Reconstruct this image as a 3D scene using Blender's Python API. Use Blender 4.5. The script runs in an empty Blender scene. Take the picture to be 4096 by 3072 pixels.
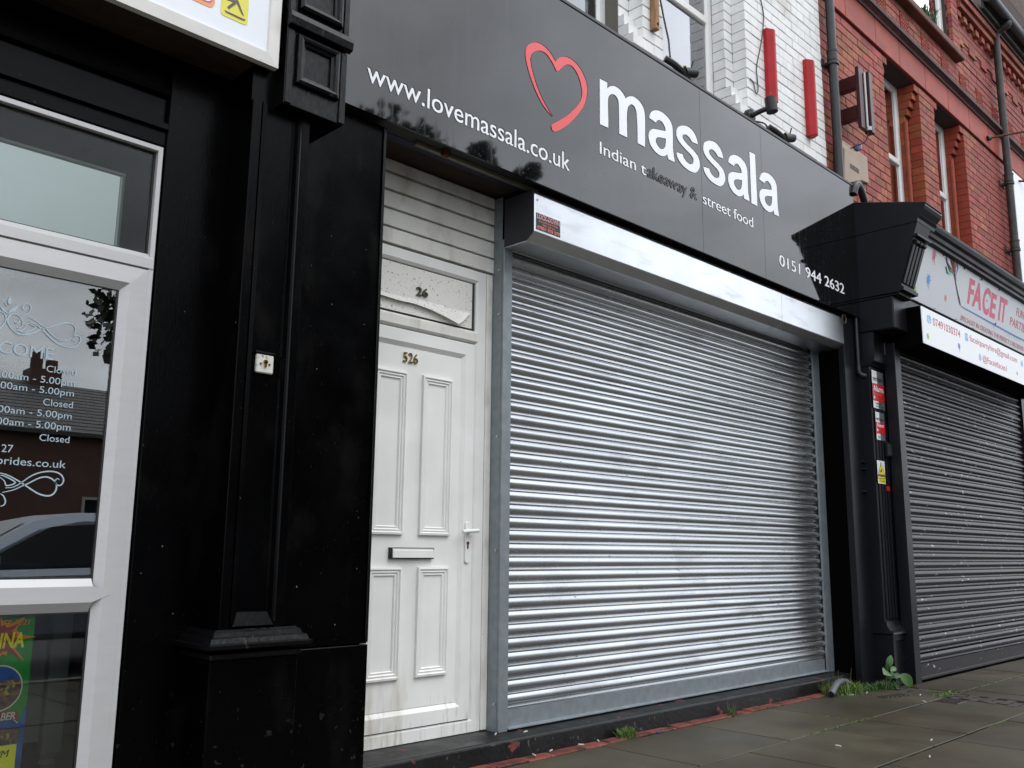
import bpy, bmesh, math, random
from mathutils import Vector, Matrix
random.seed(7)
SC = bpy.context.scene
COL = SC.collection
G = 1.04                                   # camera height above the pavement

# ------------------------------------------------------------------ camera
AX = Vector((0.7064588, 0.13408119, 0.69493755))      # world axes seen in camera space (right, down, forward)
AY = Vector((-0.70768082, 0.11968593, 0.69632115))
AZ = Vector((0.01018932, -0.98371617, 0.17943987))
FPX = 3645.72                                          # focal length in pixels of the 4096 wide photograph
cam_d = bpy.data.cameras.new('camera')
cam = bpy.data.objects.new('camera', cam_d); COL.objects.link(cam)
right = Vector((AX.x, AY.x, AZ.x)); down = Vector((AX.y, AY.y, AZ.y)); fwd = Vector((AX.z, AY.z, AZ.z))
m3 = Matrix((right, -down, -fwd)).transposed()
cam.matrix_world = Matrix.Translation((0, 0, G)) @ m3.to_4x4()
cam_d.sensor_fit = 'HORIZONTAL'; cam_d.sensor_width = 36.0; cam_d.lens = 36.0 * FPX / 4096
cam_d.clip_start = 0.05; cam_d.clip_end = 2000
SC.camera = cam

def ray(px, py):
    d = Vector(((px - 2048) / FPX, (py - 1536) / FPX, 1.0))
    return Vector((AX.dot(d), AY.dot(d), AZ.dot(d)))
def onY(px, py, Y):
    d = ray(px, py); q = d * (Y / d.y); return Vector((q.x, q.y, q.z + G))
def onZ(px, py, Z):
    d = ray(px, py); q = d * ((Z - G) / d.z); return Vector((q.x, q.y, Z))
def proj(P):
    p = Vector(P) - Vector((0, 0, G)); x = right.dot(p); y = down.dot(p); z = fwd.dot(p)
    if z < 0.05: return None
    return (2048 + FPX * x / z, 1536 + FPX * y / z, z)

# ------------------------------------------------------------------ sky, sun, exposure
SUN_EL, SUN_ROT = math.radians(52), math.radians(160)
w = bpy.data.worlds.new('World'); SC.world = w; w.use_nodes = True
nt = w.node_tree; nt.nodes.clear()
def N(t, **k):
    n = nt.nodes.new(t)
    for a, b in k.items(): setattr(n, a, b)
    return n
out = N('ShaderNodeOutputWorld'); bg = N('ShaderNodeBackground'); bg.inputs['Strength'].default_value = 0.1
sky = N('ShaderNodeTexSky', sky_type='NISHITA', sun_disc=False); sky.sun_elevation = SUN_EL; sky.sun_rotation = SUN_ROT
sky.air_density = 2.0; sky.dust_density = 4.0
tc = N('ShaderNodeTexCoord'); sep = N('ShaderNodeSeparateXYZ'); nt.links.new(tc.outputs['Generated'], sep.inputs[0])
def M(op, a, b=None, clamp=False):
    n = N('ShaderNodeMath', operation=op, use_clamp=clamp)
    for i, v in enumerate((a, b)):
        if v is None: continue
        if isinstance(v, (int, float)): n.inputs[i].default_value = v
        else: nt.links.new(v, n.inputs[i])
    return n.outputs[0]
zz = M('MAXIMUM', sep.outputs['Z'], 0.0)
den = M('ADD', zz, 0.22)
comb = N('ShaderNodeCombineXYZ')
nt.links.new(M('DIVIDE', sep.outputs['X'], den), comb.inputs[0]); nt.links.new(M('DIVIDE', sep.outputs['Y'], den), comb.inputs[1])
cl = N('ShaderNodeTexNoise'); cl.inputs['Scale'].default_value = 1.1; cl.inputs['Detail'].default_value = 7; cl.inputs['Roughness'].default_value = 0.55
nt.links.new(comb.outputs[0], cl.inputs['Vector'])
mr = N('ShaderNodeMapRange'); mr.inputs[1].default_value = 0.32; mr.inputs[2].default_value = 0.68; mr.inputs[3].default_value = 0.52; mr.inputs[4].default_value = 1.40
nt.links.new(cl.outputs[0], mr.inputs[0])
lum = M('MULTIPLY', M('ADD', 0.62, M('MULTIPLY', zz, 0.75)), mr.outputs[0])     # overcast: the zenith brighter than the horizon
rgb = N('ShaderNodeMix', data_type='RGBA', blend_type='MULTIPLY'); rgb.inputs[0].default_value = 1.0
rgb.inputs[6].default_value = (17.0, 18.0, 19.5, 1)
nt.links.new(lum, rgb.inputs[7])
mx = N('ShaderNodeMix', data_type='RGBA'); mx.inputs[0].default_value = 0.93
nt.links.new(sky.outputs[0], mx.inputs[6]); nt.links.new(rgb.outputs[2], mx.inputs[7])
nt.links.new(mx.outputs[2], bg.inputs[0]); nt.links.new(bg.outputs[0], out.inputs[0])
sun_d = bpy.data.lights.new('sun', 'SUN'); sun_d.energy = 0.7; sun_d.angle = math.radians(35); sun_d.color = (1.0, 0.97, 0.93)
sun = bpy.data.objects.new('sun', sun_d); COL.objects.link(sun)
S = Vector((math.sin(SUN_ROT) * math.cos(SUN_EL), math.cos(SUN_ROT) * math.cos(SUN_EL), math.sin(SUN_EL)))
sun.rotation_euler = S.to_track_quat('Z', 'Y').to_euler(); sun.location = (0, -6, 20)
vs = SC.view_settings
SC.display_settings.display_device = 'sRGB'
vs.view_transform = 'Standard'; vs.look = 'None'; vs.gamma = 1.0; vs.use_curve_mapping = False
vs.exposure = 0.15

# ------------------------------------------------------------------ materials
MATS = {}
def pbr(name, col, rough=0.5, metal=0.0, var=0.0, vscale=6.0, vstretch=(1, 1, 1), bump=0.0, bscale=80.0, bstretch=(1, 1, 1),
        spec=0.5, rvar=0.0, spots=(), rnd=0.0, hue=0.0, emit=None):
    """spots: list of (colour, scale, stretch, lo, hi, amount, roughness or None)"""
    m = bpy.data.materials.new(name); m.use_nodes = True
    t = m.node_tree; p = t.nodes['Principled BSDF']; L = t.links.new
    p.inputs['Metallic'].default_value = metal; p.inputs['Roughness'].default_value = rough; p.inputs['Specular IOR Level'].default_value = spec
    co = t.nodes.new('ShaderNodeTexCoord')
    src = co.outputs['Object']
    oi = None
    if rnd or hue:
        oi = t.nodes.new('ShaderNodeObjectInfo')
        add = t.nodes.new('ShaderNodeVectorMath'); add.operation = 'ADD'
        L(src, add.inputs[0]); L(oi.outputs['Location'], add.inputs[1]); src = add.outputs[0]
    def noise(scale, stretch, detail=4):
        mp = t.nodes.new('ShaderNodeMapping'); mp.inputs['Scale'].default_value = stretch; L(src, mp.inputs[0])
        n = t.nodes.new('ShaderNodeTexNoise'); n.inputs['Scale'].default_value = scale; n.inputs['Detail'].default_value = detail
        L(mp.outputs[0], n.inputs['Vector']); return n.outputs[0]
    c = t.nodes.new('ShaderNodeRGB'); c.outputs[0].default_value = (*col, 1); cur = c.outputs[0]
    def mix(a, b, f):
        x = t.nodes.new('ShaderNodeMix'); x.data_type = 'RGBA'
        for s, v in ((6, a), (7, b)):
            if hasattr(v, 'links') or hasattr(v, 'is_output'): L(v, x.inputs[s])
            else: x.inputs[s].default_value = (*v, 1)
        if isinstance(f, float): x.inputs[0].default_value = f
        else: L(f, x.inputs[0])
        return x.outputs[2]
    if var:
        n = noise(vscale, vstretch)
        r = t.nodes.new('ShaderNodeMapRange'); r.inputs[1].default_value = 0.3; r.inputs[2].default_value = 0.7; r.inputs[3].default_value = 1 - var; r.inputs[4].default_value = 1 + var
        L(n, r.inputs[0]); x = t.nodes.new('ShaderNodeVectorMath'); x.operation = 'SCALE'; L(cur, x.inputs[0]); L(r.outputs[0], x.inputs['Scale']); cur = x.outputs[0]
    if rnd or hue:
        hs = t.nodes.new('ShaderNodeHueSaturation'); L(cur, hs.inputs['Color'])
        r = t.nodes.new('ShaderNodeMapRange'); r.inputs[3].default_value = 1 - rnd; r.inputs[4].default_value = 1 + rnd; L(oi.outputs['Random'], r.inputs[0]); L(r.outputs[0], hs.inputs['Value'])
        wn = t.nodes.new('ShaderNodeTexWhiteNoise'); wn.noise_dimensions = '1D'; L(oi.outputs['Random'], wn.inputs['W'])
        r2 = t.nodes.new('ShaderNodeMapRange'); r2.inputs[3].default_value = 0.5 - hue; r2.inputs[4].default_value = 0.5 + hue; L(wn.outputs['Value'], r2.inputs[0]); L(r2.outputs[0], hs.inputs['Hue'])
        cur = hs.outputs[0]
    rcur = None
    if rvar:
        n = noise(vscale * 0.7, vstretch)
        r = t.nodes.new('ShaderNodeMapRange'); r.inputs[1].default_value = 0.3; r.inputs[2].default_value = 0.7
        r.inputs[3].default_value = max(0.02, rough - rvar); r.inputs[4].default_value = rough + rvar; L(n, r.inputs[0]); rcur = r.outputs[0]
    for sp in spots:
        (scol, ssc, sst, lo, hi, amt, sr) = sp[:7]
        n = noise(ssc, sst, 5)
        r = t.nodes.new('ShaderNodeMapRange'); r.inputs[1].default_value = lo; r.inputs[2].default_value = hi; r.inputs[3].default_value = 0; r.inputs[4].default_value = amt; L(n, r.inputs[0])
        fac = r.outputs[0]
        if len(sp) > 7:                     # limited by height: (z0, z1) full at z0, none at z1
            z0, z1 = sp[7]
            sx = t.nodes.new('ShaderNodeSeparateXYZ'); L(co.outputs['Object'], sx.inputs[0])
            h = t.nodes.new('ShaderNodeMapRange'); h.inputs[1].default_value = z0; h.inputs[2].default_value = z1; h.inputs[3].default_value = 1; h.inputs[4].default_value = 0; L(sx.outputs['Z'], h.inputs[0])
            q = t.nodes.new('ShaderNodeMath'); q.operation = 'MULTIPLY'; L(fac, q.inputs[0]); L(h.outputs[0], q.inputs[1]); fac = q.outputs[0]
        cur = mix(cur, scol, fac)
        if sr is not None:
            x = t.nodes.new('ShaderNodeMix'); L(fac, x.inputs[0])
            if rcur is None: x.inputs[2].default_value = rough
            else: L(rcur, x.inputs[2])
            x.inputs[3].default_value = sr; rcur = x.outputs[0]
    L(cur, p.inputs['Base Color'])
    if rcur is not None: L(rcur, p.inputs['Roughness'])
    if bump:
        n = noise(bscale, bstretch, 6); b = t.nodes.new('ShaderNodeBump'); b.inputs['Strength'].default_value = bump; b.inputs['Distance'].default_value = 0.004
        L(n, b.inputs['Height']); L(b.outputs[0], p.inputs['Normal'])
    if emit: p.inputs['Emission Color'].default_value = (*emit[0], 1); p.inputs['Emission Strength'].default_value = emit[1]
    MATS[name] = m; return m

def glass(name, k=3.6, tint=(0.55, 0.58, 0.56), rough=0.0, bump=0.0):
    m = bpy.data.materials.new(name); m.use_nodes = True; t = m.node_tree; t.nodes.clear(); L = t.links.new
    o = t.nodes.new('ShaderNodeOutputMaterial'); fr = t.nodes.new('ShaderNodeFresnel'); fr.inputs['IOR'].default_value = 1.5
    mu = t.nodes.new('ShaderNodeMath'); mu.operation = 'MULTIPLY'; mu.use_clamp = True; mu.inputs[1].default_value = k; L(fr.outputs[0], mu.inputs[0])
    tr = t.nodes.new('ShaderNodeBsdfTransparent'); tr.inputs[0].default_value = (*tint, 1)
    gl = t.nodes.new('ShaderNodeBsdfGlossy'); gl.inputs['Roughness'].default_value = rough; gl.inputs['Color'].default_value = (0.97, 0.98, 1, 1)
    if bump:
        n = t.nodes.new('ShaderNodeTexNoise'); n.inputs['Scale'].default_value = 2.0
        c = t.nodes.new('ShaderNodeTexCoord'); L(c.outputs['Object'], n.inputs['Vector'])
        b = t.nodes.new('ShaderNodeBump'); b.inputs['Strength'].default_value = bump; b.inputs['Distance'].default_value = 0.01; L(n.outputs[0], b.inputs['Height']); L(b.outputs[0], gl.inputs['Normal'])
    mx = t.nodes.new('ShaderNodeMixShader'); L(mu.outputs[0], mx.inputs[0]); L(tr.outputs[0], mx.inputs[1]); L(gl.outputs[0], mx.inputs[2]); L(mx.outputs[0], o.inputs[0])
    MATS[name] = m; return m

speck = ((0.25, 0.23, 0.21), 55, (1, 1, 1), 0.74, 0.78, 0.6, 0.7)
pbr('black_gloss', (0.0006, 0.0006, 0.0008), 0.25, spec=0.095, rvar=0.06, bump=0.12, bscale=90, bstretch=(1, 1, 0.3), spots=[speck, ((0.012, 0.011, 0.010), 5, (1, 1, .5), 0.56, 0.75, 0.32, 0.5), ((0.05, 0.045, 0.04), 26, (1, 1, 1), 0.66, 0.70, 0.7, 0.8, (0.05, 0.55)), ((0.03, 0.03, 0.03), 160, (1, 1, .4), 0.70, 0.74, 0.5, 0.7)])
pbr('black_worn', (0.0014, 0.0014, 0.0018), 0.32, spec=0.24, bump=0.8, bscale=40, bstretch=(2, 2, 0.4), spots=[((0.05, 0.045, 0.04), 30, (1, 1, .4), 0.66, 0.72, 0.5, 0.7)])
pbr('black_matt', (0.0012, 0.0011, 0.0012), 0.85, spec=0.04)
pbr('charcoal', (0.0080, 0.0080, 0.0105), 0.33, spec=0.24, rvar=0.06, vscale=4, bump=0.15, bscale=90, spots=[speck])
pbr('sign_black', (0.0022, 0.0022, 0.003), 0.032, spec=0.85, bump=0.004, bscale=1.6, spots=[((0.01, 0.01, 0.01), 95, (1, 1, 1), 0.675, 0.70, 0.85, 0.6), ((0.02, 0.02, 0.02), 9, (3, 1, 0.12), 0.52, 0.8, 0.5, 0.2)])
pbr('sign_edge', (0.006, 0.006, 0.006), 0.6)
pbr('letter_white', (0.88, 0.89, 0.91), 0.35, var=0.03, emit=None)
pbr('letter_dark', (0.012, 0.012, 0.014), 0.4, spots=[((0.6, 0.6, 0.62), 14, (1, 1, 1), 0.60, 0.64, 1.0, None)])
pbr('letter_return', (0.004, 0.004, 0.004), 0.7, spec=0.1)
pbr('heart_red', (0.78, 0.085, 0.09), 0.35, var=0.04)
pbr('upvc_white', (0.77, 0.76, 0.725), 0.35, var=0.05, vscale=5, spots=[((0.42, 0.38, 0.28), 6, (1.5, 1, 0.35), 0.50, 0.68, 0.6, 0.6, (0.30, 0.60)), ((0.40, 0.36, 0.26), 26, (2.2, 1, 0.25), 0.55, 0.66, 0.5, 0.6, (0.20, 0.36)), ((0.16, 0.14, 0.11), 150, (1, 1, 1), 0.73, 0.77, 0.6, 0.6)])
pbr('upvc_dirty', (0.68, 0.665, 0.61), 0.45, var=0.08, vscale=7, spots=[((0.33, 0.29, 0.21), 9, (1, 1, .5), 0.52, 0.72, 0.55, 0.6), ((0.10, 0.09, 0.08), 120, (1, 1, 1), 0.68, 0.74, 0.7, 0.6)])
pbr('upvc_board', (0.72, 0.70, 0.65), 0.4, spots=[((0.09, 0.085, 0.08), 75, (1, 1, 1), 0.60, 0.70, 0.75, 0.6)])
pbr('gasket', (0.02, 0.018, 0.016), 0.6)
pbr('alu_frame', (0.53, 0.52, 0.515), 0.42, metal=0.15, var=0.03, vscale=40, vstretch=(.2, 1, 1))
pbr('galvanised', (0.49, 0.505, 0.52), 0.24, metal=0.86, var=0.08, vscale=4, vstretch=(.3, 1, 1), rvar=0.06, bump=0.14, bscale=5, bstretch=(0.5, 1, 3), spots=[((0.22, 0.22, 0.22), 3.5, (0.7, 1, 2.0), 0.58, 0.75, 0.45, 0.42), ((0.16, 0.16, 0.17), 17, (0.8, 1, 3), 0.70, 0.73, 0.8, 0.6)], rnd=0.05)
pbr('galvanised_box', (0.76, 0.78, 0.80), 0.33, metal=1.0, var=0.05, vscale=5, spots=[((0.42, 0.43, 0.44), 6, (0.5, 1, 2.6), 0.55, 0.75, 0.5, 0.5), ((0.25, 0.25, 0.25), 40, (0.3, 1, 3), 0.70, 0.74, 0.5, 0.6)])
pbr('galvanised_dull', (0.26, 0.29, 0.305), 0.55, metal=0.55, var=0.12, vscale=18, bump=0.05)
pbr('shutter_brown', (0.018, 0.013, 0.018), 0.32, spec=0.32, var=0.15, vscale=6, vstretch=(.2, 1, 1), rnd=0.08, spots=[((0.45, 0.45, 0.47), 16, (0.8, 1, 2.2), 0.665, 0.69, 0.9, 0.5)])
pbr('steel_dark', (0.030, 0.030, 0.034), 0.45, var=0.1, spots=[((0.3, 0.3, 0.3), 40, (1, 1, 1), 0.75, 0.78, 0.8, 0.5)])
pbr('chrome', (0.6, 0.6, 0.6), 0.2, metal=1)
pbr('brass', (0.42, 0.30, 0.10), 0.25, metal=1.0, var=0.2, vscale=60)
pbr('brass_dark', (0.10, 0.09, 0.06), 0.35, metal=0.8, var=0.2, vscale=60)
pbr('brick_white', (0.80, 0.795, 0.775), 0.55, rnd=0.05, var=0.05, vscale=9, bump=0.25, bscale=60, spots=[((0.42, 0.38, 0.30), 4, (1, 1, .5), 0.56, 0.76, 0.6, None), ((0.2, 0.19, 0.17), 60, (1, 1, 1), 0.72, 0.76, 0.7, None)])
pbr('mortar_white', (0.15, 0.135, 0.115), 0.9)
pbr('brick_red', (0.32, 0.082, 0.052), 0.75, rnd=0.26, hue=0.018, var=0.22, vscale=14, bump=0.4, bscale=70, spots=[((0.08, 0.04, 0.035), 9, (1, 1, 1), 0.58, 0.75, 0.6, None)])
pbr('brick_rubbed', (0.30, 0.060, 0.022), 0.7, rnd=0.18, hue=0.01, var=0.15, vscale=12, bump=0.3)
pbr('mortar_dark', (0.060, 0.040, 0.034), 0.9)
pbr('stone_red', (0.34, 0.042, 0.019), 0.6, rnd=0.08, var=0.16, vscale=5, bump=0.25, bscale=40, spots=[((0.09, 0.03, 0.025), 6, (1, 1, 1), 0.58, 0.75, 0.6, None), ((0.4, 0.3, 0.25), 30, (1, 1, 1), 0.74, 0.77, 0.6, None)])
pbr('drip_brown', (0.055, 0.026, 0.024), 0.6, var=0.3, vscale=5, bump=0.3)
pbr('drip_grey', (0.16, 0.10, 0.10), 0.7, var=0.25, vscale=7)
pbr('terracotta', (0.30, 0.035, 0.012), 0.6, var=0.5, vscale=45, bump=1.0, bscale=45)
pbr('sill_brown', (0.14, 0.05, 0.032), 0.7, var=0.3, vscale=6, bump=0.4)
pbr('post_red', (0.43, 0.016, 0.020), 0.5, spec=0.3, var=0.12, vscale=10, bump=0.35, bscale=50, bstretch=(1, 1, .3), spots=[((0.55, 0.5, 0.48), 45, (1, 1, .5), 0.72, 0.75, 0.7, None), ((0.10, 0.02, 0.02), 14, (1, 1, .5), 0.62, 0.72, 0.5, None)])
pbr('post_timber', (0.30, 0.16, 0.07), 0.7, var=0.3, vscale=20, vstretch=(2, 2, .3), bump=0.5)
pbr('cast_iron', (0.015, 0.015, 0.018), 0.38, var=0.3, vscale=12, bump=0.25, bscale=40)
pbr('cast_iron_old', (0.045, 0.040, 0.036), 0.55, var=0.4, vscale=8, bump=0.4, bscale=40)
pbr('pvc_grey', (0.085, 0.095, 0.10), 0.5, var=0.1)
pbr('cable_grey', (0.07, 0.06, 0.05), 0.7)
pbr('rubber_black', (0.008, 0.008, 0.008), 0.55)
pbr('alarm_beige', (0.33, 0.23, 0.155), 0.5, var=0.1, spots=[((0.2, 0.13, 0.08), 12, (1, 1, .5), 0.58, 0.7, 0.4, None)])
pbr('alarm_cap', (0.20, 0.22, 0.42), 0.3)
pbr('maroon', (0.045, 0.006, 0.008), 0.4, var=0.2)
pbr('neon_glass', (0.45, 0.42, 0.40), 0.15, metal=0.4)
pbr('slab', (0.056, 0.048, 0.030), 0.5, spec=0.32, rnd=0.16, var=0.28, vscale=1.6, rvar=0.16, bump=0.22, bscale=90, spots=[((0.034, 0.022, 0.010), 1.1, (1, 1, 1), 0.46, 0.66, 0.75, 0.36), ((0.085, 0.08, 0.068), 60, (1, 1, 1), 0.68, 0.74, 0.5, None), ((0.10, 0.095, 0.085), 13, (1, 1, 1), 0.725, 0.735, 0.6, 0.7), ((0.02, 0.02, 0.015), 45, (1, 1, 1), 0.68, 0.72, 0.7, None)])
pbr('joint_dirt', (0.010, 0.008, 0.005), 0.95, spec=0.1, var=0.3, vscale=20, spots=[((0.05, 0.09, 0.012), 2.2, (1, 1, 1), 0.56, 0.62, 0.9, None)])
pbr('sett', (0.040, 0.032, 0.024), 0.55, var=0.3, vscale=20, bump=0.4)
pbr('iron_cover', (0.03, 0.022, 0.018), 0.5, var=0.3, vscale=40, bump=0.8, bscale=60)
pbr('edge_brick', (0.17, 0.045, 0.034), 0.7, spec=0.3, rnd=0.25, var=0.2, vscale=15, bump=0.4, spots=[((0.02, 0.018, 0.015), 10, (1, 1, 1), 0.48, 0.62, 0.85, None)])
pbr('step_black', (0.006, 0.006, 0.006), 0.42, spec=0.35, var=0.3, vscale=8, rvar=0.12, bump=0.6, bscale=35, spots=[((0.15, 0.035, 0.026), 11, (0.7, 1, 1), 0.635, 0.67, 0.95, 0.7), ((0.10, 0.09, 0.075), 28, (1, 1, 1), 0.66, 0.7, 0.6, 0.8)])
pbr('rusty_board', (0.028, 0.014, 0.007), 0.85, var=0.6, vscale=18, vstretch=(.4, 1, 1))
pbr('blue_board', (0.010, 0.014, 0.045), 0.6)
pbr('angle_metal', (0.20, 0.18, 0.13), 0.5, metal=0.5, var=0.3)
pbr('rust', (0.10, 0.03, 0.012), 0.9, var=0.4, vscale=60)
pbr('lightbox_white', (0.78, 0.80, 0.84), 0.3, var=0.02)
pbr('lightbox_frame', (0.72, 0.70, 0.65), 0.4, var=0.06, vscale=8, spots=[((0.3, 0.22, 0.15), 30, (1, 1, .4), 0.70, 0.76, 0.6, None)])
pbr('icon_yellow', (0.74, 0.66, 0.07), 0.4); pbr('icon_brown', (0.09, 0.055, 0.045), 0.4); pbr('icon_pink', (0.80, 0.13, 0.20), 0.4, var=0.15, vscale=14); pbr('icon_white', (0.85, 0.85, 0.85), 0.4); pbr('icon_orange', (0.83, 0.33, 0.14), 0.4)
pbr('vinyl_frost', (0.36, 0.45, 0.50), 0.6)
pbr('satin_panel', (0.42, 0.455, 0.50), 0.42, metal=0.85)
pbr('panel_bevel', (0.17, 0.19, 0.21), 0.3, metal=0.6)
pbr('poster_green', (0.015, 0.26, 0.035), 0.25, var=0.25, vscale=7); pbr('poster_yellow', (0.85, 0.82, 0.04), 0.3); pbr('poster_orange', (0.80, 0.25, 0.03), 0.3, var=0.2, vscale=30)
pbr('poster_rust', (0.32, 0.05, 0.02), 0.3); pbr('poster_white', (0.7, 0.7, 0.7), 0.3); pbr('poster_blue', (0.03, 0.10, 0.35), 0.3, var=0.4, vscale=20)
pbr('poster_photo', (0.16, 0.07, 0.04), 0.3, var=0.8, vscale=45, spots=[((0.02, 0.05, 0.10), 40, (1, 1, 1), 0.5, 0.6, 0.9, None), ((0.45, 0.36, 0.06), 60, (1, 1, 1), 0.58, 0.64, 0.9, None)])
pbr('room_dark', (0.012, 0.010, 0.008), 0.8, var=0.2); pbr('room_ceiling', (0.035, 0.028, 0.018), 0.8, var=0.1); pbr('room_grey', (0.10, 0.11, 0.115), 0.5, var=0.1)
pbr('plate_cream', (0.62, 0.60, 0.54), 0.35, spots=[((0.1, 0.06, 0.04), 60, (1, 1, 1), 0.62, 0.68, 0.8, None)])
pbr('banner_white', (0.55, 0.56, 0.59), 0.28, var=0.02); pbr('banner_bright', (0.86, 0.87, 0.88), 0.35)
pbr('print_pink', (0.66, 0.030, 0.13), 0.4); pbr('print_red', (0.50, 0.05, 0.09), 0.4); pbr('print_blue', (0.05, 0.22, 0.68), 0.4); pbr('print_sky', (0.20, 0.45, 0.80), 0.4); pbr('print_green', (0.30, 0.52, 0.07), 0.4); pbr('print_orange', (0.70, 0.18, 0.03), 0.4); pbr('print_purple', (0.40, 0.10, 0.50), 0.4); pbr('print_brown', (0.20, 0.09, 0.03), 0.4); pbr('print_cream', (0.50, 0.48, 0.42), 0.4); pbr('print_teal', (0.10, 0.40, 0.35), 0.4)
pbr('sticker_white', (0.75, 0.75, 0.75), 0.35); pbr('sticker_grey', (0.12, 0.12, 0.14), 0.35); pbr('sticker_red', (0.55, 0.015, 0.02), 0.35); pbr('sticker_yellow', (0.72, 0.56, 0.015), 0.35); pbr('sticker_black', (0.012, 0.012, 0.012), 0.4); pbr('sticker_salmon', (0.75, 0.20, 0.16), 0.4)
pbr('leaf_weed', (0.038, 0.105, 0.018), 0.45, var=0.3, vscale=20); pbr('leaf_grass', (0.085, 0.15, 0.020), 0.6, var=0.4, vscale=30); pbr('stem_brown', (0.09, 0.075, 0.03), 0.8); pbr('leaf_tree', (0.018, 0.030, 0.010), 0.6, var=0.4, vscale=2); pbr('bark', (0.03, 0.025, 0.02), 0.9, var=0.3)
pbr('moss', (0.05, 0.085, 0.012), 0.95, var=0.5, vscale=30)
pbr('butt', (0.55, 0.52, 0.45), 0.8); pbr('litter_red', (0.35, 0.03, 0.04), 0.6); pbr('litter_blue', (0.05, 0.08, 0.25), 0.5)
pbr('asphalt', (0.045, 0.045, 0.046), 0.6, var=0.2, vscale=3, bump=0.4, bscale=120); pbr('kerb', (0.16, 0.15, 0.14), 0.7, var=0.2)
pbr('house_brick', (0.10, 0.05, 0.035), 0.85, var=0.25, vscale=3); pbr('slate', (0.055, 0.050, 0.048), 0.6, var=0.3, vscale=4); pbr('house_white', (0.35, 0.34, 0.32), 0.6)
pbr('car_silver', (0.34, 0.37, 0.42), 0.3, metal=0.5); pbr('car_glass', (0.01, 0.012, 0.014), 0.05); pbr('tyre', (0.012, 0.012, 0.012), 0.8); pbr('bin_teal', (0.02, 0.16, 0.17), 0.5)
pbr('gable_brick', (0.085, 0.042, 0.034), 0.8, var=0.35, vscale=10, bump=0.5)
glass('glass_shop', 3.0, (0.93, 0.95, 0.92)); glass('glass_low', 1.5, (0.93, 0.95, 0.92)); glass('glass_plain', 0.45, (0.93, 0.95, 0.92)); glass('glass_upper', 4.0, (0.5, 0.5, 0.5), bump=0.03)

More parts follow.
